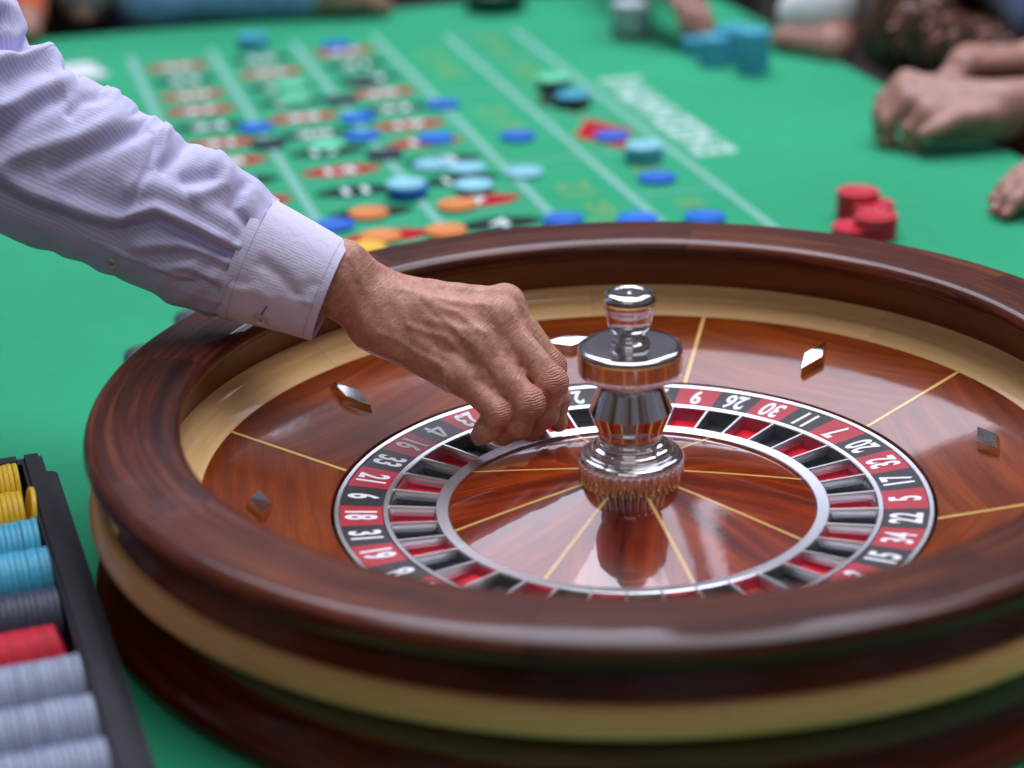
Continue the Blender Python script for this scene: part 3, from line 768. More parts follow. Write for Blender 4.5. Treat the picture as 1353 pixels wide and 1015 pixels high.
# ---- shirt sleeve
def cloth(name, base, stripe, freq, s_amt):
    t = NT(name)
    uv = t.n('ShaderNodeTexCoord').outputs['UV']
    sx = t.n('ShaderNodeSeparateXYZ'); t.l(uv, sx.inputs[0])
    nz = t.noise(t.mapping(uv, (60, 60, 1)), 1.0, 2)
    w = t.math('SINE', t.math('ADD', t.math('MULTIPLY', sx.outputs[1], freq), t.math('MULTIPLY', nz, 1.2)))
    f = t.math('MULTIPLY_ADD', w, 0.5, 0.5)
    thread = t.noise(t.mapping(uv, (2600, 2600, 1)), 1.0, 2, 0.6)
    f = t.math('MULTIPLY', f, t.math('MULTIPLY_ADD', thread, 0.9, 0.5))
    t.l(t.mix(t.math('MULTIPLY', f, s_amt), base, stripe), t.p.inputs['Base Color'])
    t.set(Roughness=0.8, Specular_IOR_Level=0.25, Sheen_Weight=0.15, Subsurface_Weight=0.0)
    wr = t.noise(t.mapping(uv, (55, 90, 1)), 1.0, 5, 0.6, 0.5)
    hg = t.math('ADD', t.math('MULTIPLY', wr, 2.2), t.math('ADD', t.math('MULTIPLY', f, 0.12), t.math('MULTIPLY', thread, 0.25)))
    t.bump(hg, 0.5, 0.0011)
    return t.m
M['shirt'] = cloth('shirt', srgb(190, 189, 230), srgb(232, 232, 250), 2 * PI / 0.0029, 0.46)
M['cuff_cloth'] = cloth('cuff_cloth', srgb(218, 215, 244), srgb(230, 229, 250), 2 * PI / 0.0022, 0.3)
M['pearl'] = lacquer('pearl', srgb(196, 190, 186), 0.18, 0.8)
M['thread'] = lacquer('thread', srgb(120, 118, 150), 0.8, 0.0)
M['stitch'] = lacquer('stitch', srgb(150, 148, 188), 0.8, 0.0)

def crom(pts, n):
    P = np.array(pts, float); P = np.vstack([2 * P[0] - P[1], P, 2 * P[-1] - P[-2]]); out = []
    for i in range(1, len(P) - 2):
        for k in range(n):
            t = k / n
            out.append(0.5 * (2 * P[i] + (P[i + 1] - P[i - 1]) * t + (2 * P[i - 1] - 5 * P[i] + 4 * P[i + 1] - P[i + 2]) * t * t + (3 * P[i] - P[i - 1] - 3 * P[i + 1] + P[i + 2]) * t ** 3))
    out.append(P[-2]); return np.array(out)
MPP = 1.668 / FPX
# centre px, half width px (across the picture), half depth px, depth m
st = [(330, 342, 84, 62, 1.668), (300, 326, 96, 68, 1.667), (256, 302, 102, 74, 1.664), (200, 274, 103, 80, 1.660), (150, 249, 109, 84, 1.657), (111, 228, 114, 88, 1.655), (48, 199, 119, 92, 1.652), (-10, 166, 122, 95, 1.650), (-55, 115, 118, 96, 1.650), (-85, 50, 112, 96, 1.652), (-110, -40, 112, 98, 1.66), (-140, -150, 118, 100, 1.67), (-170, -260, 122, 104, 1.68)]
NU, NV = 18, 240
S5 = crom(st, NU)
def tube(S5, NV, straight=False):
    C3 = np.array([at(*q[[0, 1, 4]]) for q in S5])
    T3 = np.gradient(C3, axis=0)
    if straight: T3 = np.tile(C3[len(C3) // 2] - C3[0], (len(C3), 1))
    T3 /= np.linalg.norm(T3, axis=1)[:, None]
    D3 = -CF - (T3 @ -CF)[:, None] * T3; D3 /= np.linalg.norm(D3, axis=1)[:, None]     # towards the viewer
    P3 = np.cross(T3, D3); 
    if P3[0] @ CU < 0: P3 = -P3
    th = np.linspace(0, 2 * PI, NV, endpoint=False)
    mp = S5[:, 4] / FPX
    W = C3[:, None, :] + (S5[:, 2] * mp)[:, None, None] * np.sin(th)[None, :, None] * P3[:, None, :] + (S5[:, 3] * mp)[:, None, None] * np.cos(th)[None, :, None] * D3[:, None, :]
    Nn = (np.sin(th)[None, :, None] * P3[:, None, :] / S5[:, 2][:, None, None] + np.cos(th)[None, :, None] * D3[:, None, :] / S5[:, 3][:, None, None])
    Nn /= np.linalg.norm(Nn, axis=2)[:, :, None]
    ulen = np.concatenate([[0], np.cumsum(np.linalg.norm(np.diff(C3, axis=0), axis=1))])
    return W, Nn, th, ulen
def tube_mesh(name, W, ulen, NV, girth, cap_end=False, extra=None):
    nu = W.shape[0]; V = W.reshape(-1, 3); idx = np.arange(nu * NV).reshape(nu, NV)
    a = idx[:-1]; b = idx[1:]
    Q = np.stack([a, np.roll(a, -1, 1), np.roll(b, -1, 1), b], -1).reshape(-1, 4)
    me = np_mesh(name, V, Q)
    ul = me.uv_layers.new(name='UVMap')
    u = np.repeat(ulen, NV); v = np.tile(np.arange(NV) / NV * girth, nu)
    li = np.zeros(len(me.loops), int); me.loops.foreach_get('vertex_index', li)
    uu, vv = u[li].reshape(-1, 4), v[li].reshape(-1, 4)
    wrap = (vv.max(1) - vv.min(1)) > girth / 2
    vv = np.where(wrap[:, None] & (vv < girth / 2), vv + girth, vv)
    ul.data.foreach_set('uv', np.stack([uu, vv], -1).ravel())
    bm = bmesh.new(); bm.from_mesh(me); bmesh.ops.recalc_face_normals(bm, faces=bm.faces); bm.to_mesh(me); bm.free()
    return me
W, Nn, th, ulen = tube(S5, NV)
px_, py_ = to_px(W.reshape(-1, 3)); px_ = px_.reshape(W.shape[:2]); py_ = py_.reshape(W.shape[:2])
facing = np.clip(np.cos(th)[None, :] * 2.2 + 0.9, 0, 1) * np.ones_like(px_)
dsp = np.zeros_like(px_)
def fold(pts, amp, sig, soft=0.12):
    """a ridge (amp>0) or furrow (amp<0) in metres along a line over the cloth"""
    global dsp
    P2 = np.array(pts, float); best = np.full(px_.shape, 1e9); tt = np.zeros_like(px_)
    Ls = np.concatenate([[0], np.cumsum(np.linalg.norm(np.diff(P2, axis=0), axis=1))])
    for i in range(len(P2) - 1):
        d = P2[i + 1] - P2[i]; l2 = d @ d
        t = np.clip(((px_ - P2[i][0]) * d[0] + (py_ - P2[i][1]) * d[1]) / l2, 0, 1)
        q = np.hypot(px_ - P2[i][0] - t * d[0], py_ - P2[i][1] - t * d[1])
        up = q < best; best = np.where(up, q, best); tt = np.where(up, (Ls[i] + t * (Ls[i + 1] - Ls[i])) / Ls[-1], tt)
    taper = np.clip(np.minimum(tt, 1 - tt) / soft, 0, 1) ** 0.5 * 0.85 + 0.15
    dsp += 1.15 * amp * np.exp(-(best / sig) ** 2) * taper * facing
# elbow folds
fold([(52, 51), (24, 61), (2, 52), (-20, 30)], -0.0170, 10); fold([(50, 36), (30, 18), (5, 8), (-30, 0)], 0.0050, 15)
fold([(92, 70), (40, 68), (5, 78), (-30, 95)], 0.0075, 12); fold([(108, 98), (94, 88), (84, 90)], -0.0090, 6)
fold([(72, 92), (40, 94), (0, 112)], -0.0030, 11); fold([(100, 104), (66, 116), (20, 136), (-20, 160)], 0.0042, 12)
fold([(86, 122), (55, 134), (20, 158), (-15, 190)], -0.0064, 12); fold([(150, 124), (112, 132), (86, 156)], -0.0048, 9)
fold([(168, 140), (140, 162), (100, 182), (40, 200), (-20, 225)], 0.0046, 12); fold([(198, 166), (160, 182), (104, 206), (60, 228)], -0.0066, 11)
fold([(210, 174), (204, 200), (196, 224), (160, 288)], -0.0034, 6); fold([(222, 172), (216, 196), (206, 222)], 0.0030, 9)
fold([(-10, 222), (40, 252), (95, 272), (157, 293)], 0.0052, 12); fold([(-20, 248), (20, 268), (100, 297), (165, 312)], -0.0074, 11)
fold([(256, 180), (240, 200), (208, 226)], -0.0052, 11); fold([(180, 142), (196, 160)], -0.0030, 14); fold([(215, 165), (228, 172)], 0.0030, 16); fold([(160, 122), (140, 112)], 0.0036, 18); fold([(280, 205), (300, 226), (296, 244), (250, 262)], 0.0048, 11)
fold([(286, 232), (262, 236), (236, 242)], -0.0040, 10); fold([(330, 238), (318, 250), (306, 274), (336, 306)], -0.0042, 8)
fold([(160, 250), (200, 244), (250, 262), (304, 296)], 0.0026, 14); fold([(150, 290), (205, 276), (260, 300), (318, 332)], 0.0052, 9)
fold([(150, 306), (206, 291), (262, 316), (322, 342)], -0.0080, 8); fold([(170, 326), (240, 322), (300, 348)], 0.0030, 8)
fold([(200, 340), (260, 336), (306, 358)], -0.0034, 6); fold([(190, 352), (250, 352), (296, 374)], 0.0028, 7)
fold([(230, 372), (270, 372), (290, 386)], -0.0026, 5)
fold([(-10, 246), (60, 283), (157, 334), (286, 381)], 0.0016, 3.5)            # placket edge
fold([(-40, 130), (0, 140), (30, 150)], 0.0030, 14); fold([(-60, 60), (-30, 40), (10, 20)], -0.0060, 12)
# gathers into the cuff
un = np.clip(1 - ulen / 0.05, 0, 1)
g = np.zeros(NV)
rg = np.random.RandomState(11)
for k in range(34): g += 0.0011 * rg.rand() * np.cos(3 * (th - rg.rand() * 2 * PI) + 0) * 0 + 0.0016 * (rg.rand() - 0.45) * np.exp(-((np.angle(np.exp(1j * (th - rg.rand() * 2 * PI)))) / (0.05 + 0.06 * rg.rand())) ** 2)
dsp += (un ** 1.2)[:, None] * g[None, :] * 1.6
# random slack on the far side and everywhere
gx = np.arange(W.shape[0])[:, None] / NU; gt = th[None, :]
dsp += 0.0016 * np.sin(gx * 4.1 + 2 * np.sin(gt * 2 + gx)) * np.sin(gt * 3 + gx * 1.7) + 0.003 * (1 - facing) * np.sin(gx * 5 + gt * 4)
dsp[:2] *= 0.25
W = W + Nn * dsp[..., None]
me = tube_mesh('sleeve', W, ulen, NV, 0.36)
sleeve = mesh_obj('shirt_sleeve', me, M['shirt'], person)
so = sleeve.modifiers.new('thickness', 'SOLIDIFY'); so.thickness = 0.0006; so.offset = -1
# cuff: outer face, turned edge and lining
cst = [(319, 337, 86.5, 64, 1.668), (330, 342, 86, 64, 1.668), (360, 353, 81, 62, 1.668), (400, 369, 75, 60, 1.668), (434, 384, 70, 57, 1.668), (437, 385.4, 69.3, 56.2, 1.668), (435, 384.8, 67.6, 54.6, 1.668), (405, 372, 72, 56.5, 1.668), (365, 355, 78, 58.5, 1.668)]
C5 = crom(cst, 8)
W, Nn, th, ul2 = tube(C5, NV, True)
px_, py_ = to_px(W.reshape(-1, 3)); px_ = px_.reshape(W.shape[:2]); py_ = py_.reshape(W.shape[:2])
facing = np.clip(np.cos(th)[None, :] * 2.2 + 0.9, 0, 1) * np.ones_like(px_); dsp = np.zeros_like(px_)
fold([(340, 344), (372, 366), (392, 392)], -0.0026, 10); fold([(300, 380), (340, 384), (362, 400)], 0.0020, 10)
fold([(300, 372), (330, 376)], -0.0010, 6); fold([(420, 372), (405, 380), (388, 392)], -0.0014, 6); fold([(414, 398), (402, 400)], 0.0012, 4)
fold([(402, 384), (392, 384)], 0.0010, 4); fold([(398, 424), (380, 430)], 0.0012, 5)
# keep the edges clean and the far wall quiet
dsp += 0.0007 * np.sin(3 * th + 1)[None, :] * np.ones_like(px_)
W = W + Nn * dsp[..., None]
cme = tube_mesh('cuff', W, ul2, NV, 0.26)
cuff = mesh_obj('cuff', cme, M['cuff_cloth'], sleeve)
def on_cloth(W, u, v):
    """nearest vertex of the cloth grid to photo pixel (viewer's side) and its outward direction"""
    pxx, pyy = to_px(W.reshape(-1, 3)); pxx = pxx.reshape(W.shape[:2]); pyy = pyy.reshape(W.shape[:2])
    d = np.hypot(pxx - u, pyy - v) + (np.cos(th)[None, :] < 0) * 1e6
    i, j = np.unravel_index(d.argmin(), d.shape)
    i = min(max(i, 1), W.shape[0] - 2)
    nn = np.cross(W[i, (j + 1) % NV] - W[i, j - 1], W[i + 1, j] - W[i - 1, j]); nn /= np.linalg.norm(nn)
    if nn @ -CF < 0: nn = -nn
    return W[i, j], nn
def button(p, n, r, parent):
    me = lathe('button', [(r * 0.0, 0.0010), (r * 0.62, 0.0010), (r * 0.72, 0.0016), (r * 0.9, 0.0017), (r, 0.0012), (r * 0.96, 0.0), (0.0, 0.0)], seg=32)
    o = mesh_obj('button', me, M['pearl'], parent, tuple(p + n * 0.0008)); o.rotation_euler = Vector(n).to_track_quat('Z', 'Y').to_euler()
    cr_ = lathe('button_thread', [(0.0, 0.0019), (r * 0.16, 0.0017), (r * 0.22, 0.0008)], seg=12)
    b = mesh_obj('button_thread', cr_, M['thread'], parent, tuple(p + n * 0.0008)); b.rotation_euler = o.rotation_euler
    return o
p, n = on_cloth(W, 345, 421); button(p, n, 0.0062, sleeve)
p2, n2 = on_cloth(W, 352, 408)
d = on_cloth(W, 356, 400)[0] - on_cloth(W, 349, 412)[0]; d /= np.linalg.norm(d)
bh = mk('buttonhole', [(-0.006, -0.0006, 0), (0.006, -0.0006, 0), (0.006, 0.0006, 0), (-0.006, 0.0006, 0)], [(0, 1, 2, 3)], False)
o = mesh_obj('buttonhole', bh, M['thread'], sleeve, tuple(p2 + n2 * 0.0026))
xx = d - (d @ n2) * n2; xx /= np.linalg.norm(xx); yy = np.cross(n2, xx)
o.rotation_euler = Matrix(np.stack([xx, yy, n2], 1).tolist()).to_euler()
# stitch lines round the cuff
def stitch_ring(W, i, name):
    ringp = W[i]; V_, F_ = [], []
    k = 0
    NVn = ringp.shape[0]
    nn = ringp - ringp.mean(0); nn /= np.linalg.norm(nn, axis=1)[:, None]
    ax = W[i + 1].mean(0) - W[i].mean(0); ax /= np.linalg.norm(ax)
    for j in range(0, NVn - 1, 1):
        a, b = ringp[j], ringp[j] * 0.45 + ringp[j + 1] * 0.55
        up = nn[j] * 0.0005
        s = ax * 0.00028
        V_ += [a - s + up, b - s + up, b + s + up, a + s + up]; F_.append((4 * k, 4 * k + 1, 4 * k + 2, 4 * k + 3)); k += 1
    return mk(name, V_, F_, False)
mesh_obj('cuff_stitching', stitch_ring(W, 9, 'cuff_stitching'), M['stitch'], sleeve)
mesh_obj('cuff_stitching', stitch_ring(W, 30, 'cuff_stitching'), M['stitch'], sleeve)
W, Nn, th, ulen = tube(S5, NV)
p, n = on_cloth(W, 148, 346); button(p + n * 0.001, n, 0.0050, sleeve)

# nails on the croupier's fingertips
for nmn, rr_ in (('5', .0080), ('4', .0088), ('3', .0090), ('2', .0086)):
    p_, d_, e_ = J['p' + nmn], J['d' + nmn], J['e' + nmn]
    u_ = (e_ - d_) / np.linalg.norm(e_ - d_); o_ = (d_ - p_) / np.linalg.norm(d_ - p_) - u_; o_ -= (o_ @ u_) * u_; o_ /= np.linalg.norm(o_); s_ = np.cross(o_, u_)
    nme = lathe('nail', [(0.0004, 0.0012), (0.0030, 0.0008), (0.0050, -0.0006), (0.0046, -0.0012)], seg=20)
    no = mesh_obj('nail', nme, M['nail'], person, tuple(e_ + u_ * 0.0012 + o_ * rr_ * 0.72)); no.rotation_euler = Matrix(np.stack([u_, s_, o_], 1).tolist()).to_euler(); no.scale = (1.25, 0.95, 1)
# the rest of the shirt, standing at the dealer's side of the table
sh = at(-170, -260, 1.68)
V, Q = sdf_build([(0.06, [(sh, np.array([-0.80, 0.34, 0.60]), 0.075, 0.095), (np.array([-0.80, 0.34, 0.60]), np.array([-0.98, 0.16, 0.60]), 0.095, 0.10), (np.array([-0.86, 0.28, 0.52]), np.array([-0.86, 0.30, -0.15]), 0.12, 0.13), (np.array([-0.97, 0.18, 0.52]), np.array([-0.97, 0.19, -0.15]), 0.12, 0.13)])], 0.009)
shm = np_mesh('shirt_body', V, Q); shm.uv_layers.new(name='UVMap'); shm.uv_layers[0].data.foreach_set('uv', np.stack([V[shm_i][:, [0, 2]] for shm_i in Q], 0).ravel().astype(np.float32))
mesh_obj('shirt_body', shm, M['shirt'], person)

# short dark hairs on the wrist and the back of the hand
rh = np.random.RandomState(21)
cand = np.where((dorsal > 0.15) & ((V2 - J['wr']) @ ax_ > -0.02) & ((V2 - J['wr']) @ ax_ < 0.05))[0]
HV, HF = [], []
for q, i in enumerate(rh.choice(cand, 260)):
    b0 = V2[i]; n_ = N[i]; lean = ax_ * 0.8 + np.cross(n_, ax_) * rh.uniform(-0.6, 0.6); L_ = rh.uniform(0.004, 0.008)
    tip = b0 + n_ * L_ * 0.28 + lean * L_; midp = b0 + n_ * L_ * 0.24 + lean * L_ * 0.45
    w_ = np.cross(n_, lean); w_ = w_ / np.linalg.norm(w_) * 0.00006
    k0 = len(HV); HV += [b0 - w_, b0 + w_, midp + w_ * 0.8, midp - w_ * 0.8, tip]; HF += [(k0, k0 + 1, k0 + 2, k0 + 3), (k0 + 3, k0 + 2, k0 + 4)]
M['hair'] = lacquer('hair', srgb(70, 56, 50), 0.5, 0.0)
tag(mesh_obj('wrist_hair', mk('wrist_hair', HV, HF), M['hair'], person), kind='stuff')

# ------------------------------------------------------------------ chips
def plastic(name, col, rough=0.45):
    t = NT(name); ob = t.n('ShaderNodeTexCoord').outputs['Object']; rnd = t.n('ShaderNodeObjectInfo').outputs['Random']
    nz = t.noise(t.mapping(ob, (220, 220, 220)), 1.0, 4, 0.6)
    c = t.ramp(nz, [(0.3, tuple(x * 0.86 for x in col)), (0.7, tuple(min(1, x * 1.1) for x in col))])
    hs = t.n('ShaderNodeHueSaturation'); t.l(c, hs.inputs['Color']); t.l(t.math('MULTIPLY_ADD', rnd, 0.2, 0.9), hs.inputs['Value'])
    t.l(hs.outputs[0], t.p.inputs['Base Color']); t.set(Roughness=rough, Specular_IOR_Level=0.4); t.bump(nz, 0.15, 0.0004)
    return t.m
CH = dict(blue=srgb(2, 102, 206), turquoise=srgb(72, 168, 200), cyan=srgb(140, 206, 226), orange=srgb(224, 132, 62), green=srgb(104, 206, 164), navy=srgb(26, 34, 52),
          yellow=srgb(222, 180, 34), red=srgb(200, 34, 56), lilac=srgb(146, 156, 180), grey=srgb(54, 62, 80))
RC, TC = 0.0236, 0.0040
chip_me = {}
def chip_profile():
    return [(0.0005, TC - 0.0003), (0.0162, TC - 0.0003), (0.0167, TC), (0.0228, TC), (0.0234, TC - 0.0003), (RC, TC - 0.0007), (RC, 0.0007), (0.0234, 0.0003), (0.0228, 0.0), (0.0005, 0.0)]
for k, c in CH.items():
    chip_me[k] = lathe('chip', chip_profile(), seg=40, sharp_ang=60); chip_me[k].materials.append(plastic('chip_' + k, c))
rch = random.Random(5)
def chip(col, loc, label, group=None, rot=None):
    o = mesh_obj('casino_chip', chip_me[col], None, None, tuple(map(float, loc)))
    o.rotation_euler = rot if rot is not None else (0, 0, rch.random() * 6.28)
    tag(o, label, 'chip', group); return o
ORD = ['first', 'second', 'third', 'fourth', 'fifth', 'sixth', 'seventh', 'eighth', 'ninth', 'tenth', 'eleventh', 'twelfth', 'thirteenth', 'fourteenth', 'fifteenth', 'sixteenth', 'seventeenth', 'eighteenth', 'nineteenth', 'twentieth', 'twenty-first', 'twenty-second']
CN = dict(navy='dark', grey='dark grey', lilac='pale lilac')
def stack(col, px, py, n, label, group, jit=0.0012, z0=0.0012, zp=0.0):
    b = on_z(px, py, zp)
    for k in range(n):
        chip(col, (b[0] + rch.uniform(-jit, jit), b[1] + rch.uniform(-jit, jit), z0 + k * (TC + 0.0001)), f"{CN.get(col, col)} chip, {ORD[k] if k < n - 1 else 'topmost'}{' from the bottom' if k < n - 1 else ''} of the {label}", group)
G = 'chips bet on the layout'
one = [('blue', 445, 61, 'blue chip past the far end of the rightmost number column'),
       ('blue', 338, 170, 'blue chip on the pale line nearest the shirt sleeve'),
       ('navy', 354, 191, 'dark chip on the pale line nearest the sleeve, just below a blue chip'),
       ('green', 386, 114, 'upper of two pale green chips in the middle number column'),
       ('green', 390, 131, 'lower of two pale green chips in the middle number column'),
       ('green', 431, 193, 'pale green chip on a black number left of two blue chips'),
       ('navy', 451, 133, 'dark chip on the third pale line, near the red number 25'),
       ('navy', 480, 109, 'dark chip on black number 28 in the rightmost number column'),
       ('blue', 473, 157, 'upper of the two blue chips close together on the third pale line'),
       ('blue', 479, 181, 'lower of the two blue chips close together on the third pale line'),
       ('blue', 585, 139, 'blue chip on the pale line between numbers and dozens'),
       ('blue', 576, 184, 'blue chip covering a red number in the rightmost number column'),
       ('blue', 684, 181, 'lone blue chip in the middle dozen box'),
       ('navy', 508, 205, 'dark chip on the third pale line above the pale cyan chips'),
       ('cyan', 571, 219, 'pale cyan chip, farthest of the overlapping cluster on black numbers'),
       ('cyan', 617, 232, 'pale cyan chip in the middle of the overlapping cluster'),
       ('cyan', 626, 250, 'pale cyan chip, nearest the wheel of the overlapping cluster'),
       ('cyan', 693, 229, 'single pale cyan chip on the line right of the cluster'),
       ('orange', 487, 283, 'orange chip on a black oval near the cuff'),
       ('orange', 503, 314, 'orange chip beside the wrist at the rim, on a red oval'),
       ('orange', 589, 306, 'orange chip touching the rim behind the hand, on the third pale line'),
       ('orange', 604, 272, 'orange chip on the left half of a red oval beside the rim'),
       ('blue', 441, 299, 'blue chip half hidden by the cuff'),
       ('yellow', 482, 330, 'yellow chip peeking out between the wrist and the rim'),
       ('blue', 744, 291, 'blue chip behind the rim, leftmost of three along the rim'),
       ('blue', 842, 291, 'blue chip behind the rim, middle of three along the rim'),
       ('blue', 931, 288, 'blue chip behind the rim, rightmost of three along the rim'),
       ('blue', 808, 181, 'blue chip on the red diamond'),
       ('blue', 868, 236, 'blue chip just below the pale cyan pile near the red diamond'),
       ('navy', 262, 420, 'dark blue chip behind the bowl rim, right under the cuff'),
       ('navy', 197, 469, 'dark blue chip behind the bowl rim, left of the cuff')]
zt = {626: 0.0054, 617: 0.0096}
for c, x, y, lab in one:
    b = on_z(x, y, 0.002); chip(c, (b[0], b[1], zt.get(x, 0.0012)), lab, G)
stack('turquoise', 335, 64, 5, 'turquoise pile beyond the number columns', 'turquoise pile past the middle column')
stack('blue', 539, 260, 3, 'blue pile under a cyan chip', 'blue chips under the cyan chip')
b = on_z(539, 260, 0.0); chip('cyan', (b[0] - 0.002, b[1] + 0.002, 0.0012 + 3 * 0.0041), 'pale cyan chip lying on a pile of blue chips', G)
stack('navy', 757, 140, 3, 'dark pile on the black diamond', 'dark chips on the black diamond')
b = on_z(757, 140, 0.0); chip('turquoise', (b[0], b[1], 0.0012 + 3 * 0.0041), 'turquoise chip topping the dark pile on the black diamond', G)
stack('navy', 731, 118, 3, 'dark pile under the green chip', 'dark chips beside the black diamond')
b = on_z(731, 118, 0.0); chip('green', (b[0], b[1], 0.0012 + 3 * 0.0041), 'green chip topping the low dark pile by the black diamond', G)
stack('turquoise', 851, 213, 4, 'turquoise pile beside the red diamond', 'turquoise chips beside the red diamond')
b = on_z(851, 213, 0.0); chip('cyan', (b[0], b[1], 0.0012 + 4 * 0.0041), 'pale cyan chip topping the turquoise pile beside the red diamond', G)
stack('red', 1133, 290, 8, 'tallest red stack behind the rim', 'tallest red stack', 0.0008)
stack('red', 1152, 297, 6, 'red stack between tallest and front stacks', 'second red stack', 0.0008)
stack('red', 1156, 313, 6, 'right front red stack behind the rim', 'right front red stack', 0.0008)
stack('red', 1127, 313, 3, 'low red stack touching the rim line', 'low front red stack', 0.0008)
stack('turquoise', 943, 86, 10, 'left turquoise stack by the far hand', 'left tall turquoise stack', 0.001)
stack('turquoise', 995, 97, 15, 'tallest turquoise stack by the far hand', 'tallest turquoise stack', 0.001)
stack('turquoise', 968, 80, 12, 'turquoise stack between the two front ones', 'middle turquoise stack', 0.001)
stack('turquoise', 922, 72, 6, 'short turquoise stack touching the far hand', 'short turquoise stack', 0.001)

# ------------------------------------------------------------------ chip tray
def tray_plastic():
    t = NT('tray_plastic'); ob = t.n('ShaderNodeTexCoord').outputs['Object']
    nz = t.noise(t.mapping(ob, (900, 900, 900)), 1.0, 3, 0.7); n1 = t.noise(t.mapping(ob, (25, 25, 25)), 1.0, 4)
    t.l(t.ramp(t.math('MULTIPLY_ADD', nz, 0.6, t.math('MULTIPLY', n1, 0.4)), [(0.3, srgb(11, 12, 18)), (0.7, srgb(28, 31, 44))]), t.p.inputs['Base Color'])
    t.set(Roughness=0.55, Specular_IOR_Level=0.3); t.bump(nz, 0.5, 0.0007); return t.m
M['tray'] = tray_plastic()
TRZ = LAY + R(3.6)
tray = empty('chip_tray', (-0.4640, 0.0870, 0.001), TRZ)
tag(tray, 'black plastic chip tray with rows of chips on edge beside the bowl', 'chip tray')
SR, TF = -0.0055, 0.0        # right and far edges of the tray
ZT = 0.048
SL, TN = SR - 0.30, -0.66
IN = 0.0170
def frame_part(name, x0, y0, x1, y1, z0, z1, bev=0.003):
    me = prism(name, [(x0, y0), (x1, y0), (x1, y1), (x0, y1)], z0, z1, bev, True); return mesh_obj(name, me, M['tray'], tray)
frame_part('tray_side', SR - IN, TN, SR, TF, 0.0, ZT)
frame_part('tray_side', SL, TN, SL + IN, TF, 0.0, ZT)
frame_part('tray_end', SL + IN + 0.0003, TF - IN, SR - IN - 0.0003, TF, 0.0, ZT)
frame_part('tray_end', SL + IN + 0.0003, TN, SR - IN - 0.0003, TN + IN, 0.0, ZT)
me = prism('tray_flange', rounded(SR + 0.0003, TN, SR + 0.0095, TF - 0.010, (0.001, 0.004, 0.008, 0.001)), 0.0, 0.034, 0.002, True); mesh_obj('tray_flange', me, M['tray'], tray)
mesh_obj('tray_floor', prism('tray_floor', [(SL + IN, TN + IN), (SR - IN, TN + IN), (SR - IN, TF - IN), (SL + IN, TF - IN)], 0.0, 0.005), M['tray'], tray)
ROWP = 0.0545
rows = [('yellow', -0.004, 0.0, 'farthest tray row', 9), ('yellow', 0.0, 0.0, 'second farthest tray row', 10),
        ('turquoise', -0.002, 0.0, 'farther turquoise tray row', 11), ('turquoise', 0.0, 0.0015, 'nearer turquoise tray row', 13),
        ('grey', -0.001, -0.004, 'tray row between turquoise and red', 16), ('red', 0.0, -0.003, 'tray row below the dark grey one', 12),
        ('lilac', -0.0005, 0.0, 'farthest lilac tray row', 19), ('lilac', 0.0, 0.0, 'second lilac tray row', 20),
        ('lilac', 0.0, 0.0, 'tray row nearest the picture bottom', 22)]
ca, sa = math.cos(TRZ), math.sin(TRZ)
for i, (c, ds, dz, lab, n) in enumerate(rows):
    tt = TF - IN - 0.0255 - ROWP * i
    # moulded trough under the row
    V, F = [], []
    for k in range(13):
        a = PI + PI * k / 12
        for s in (SL + IN, SR - IN - 0.0004): V.append((s, tt + 0.0246 * math.cos(a), 0.0325 + 0.0246 * math.sin(a)))
    for k in range(12): F.append((2 * k, 2 * k + 1, 2 * k + 3, 2 * k + 2))
    mesh_obj('trough', mk('trough', V, F), M['tray'], tray)
    s = SR - IN - 0.0015 + ds
    lean = 0.0
    for k in range(n):
        ex = rch.uniform(-0.0004, 0.0004); tilt = rch.uniform(-0.015, 0.015)
        if c == 'red': tilt = -0.28
        if c == 'yellow' and i == 1 and k == 0: tilt = 0.16; ex = 0.0012
        s_ = s - k * (TC + 0.00006) - (0.003 if c == 'yellow' and i == 1 and k > 0 else 0)
        if c == 'red': s_ -= 0.004 + (0.010 if k > 10 else 0)
        ls, lt, lz = s_, tt + ex * 0.5, 0.0335 + dz + ex
        x, y = tray.location.x + ca * ls - sa * lt, tray.location.y + sa * ls + ca * lt
        Rm = Matrix.Rotation(TRZ, 3, 'Z') @ Matrix.Rotation(-PI / 2 + tilt, 3, 'Y') @ Matrix.Rotation(rch.random() * 6.28, 3, 'Z')
        chip(c, (x, y, lz + 0.001), f"{ORD[k]} {CN.get(c, c)} chip from the right in the {lab}", 'tray row of ' + c + ' chips ' + ('one', 'two', 'three', 'four', 'five', 'six', 'seven', 'eight', 'nine')[i], Rm.to_euler())

# ------------------------------------------------------------------ people round the table, out of focus
def fabric(name, c0, c1, scale=40, rough=0.85):
    t = NT(name); ob = t.n('ShaderNodeTexCoord').outputs['Object']
    nz = t.noise(t.mapping(ob, (scale,) * 3), 1.0, 4, 0.6)
    t.l(t.ramp(nz, [(0.35, c0), (0.65, c1)]), t.p.inputs['Base Color']); t.set(Roughness=rough, Sheen_Weight=0.2, Specular_IOR_Level=0.2); t.bump(nz, 0.5, 0.004); return t.m
M['blue_shirt'] = fabric('blue_shirt', srgb(120, 140, 204), srgb(154, 170, 222))
M['navy_jacket'] = fabric('navy_jacket', srgb(34, 42, 72), srgb(66, 82, 128))
M['orange_top'] = fabric('orange_top', srgb(190, 70, 12), srgb(214, 96, 26))
M['grey_top'] = fabric('grey_top', srgb(112, 108, 112), srgb(138, 134, 136))
M['white_cloth'] = fabric('white_cloth', srgb(214, 214, 220), srgb(232, 232, 236))
M['black_cloth'] = fabric('black_cloth', srgb(24, 22, 26), srgb(44, 40, 42))
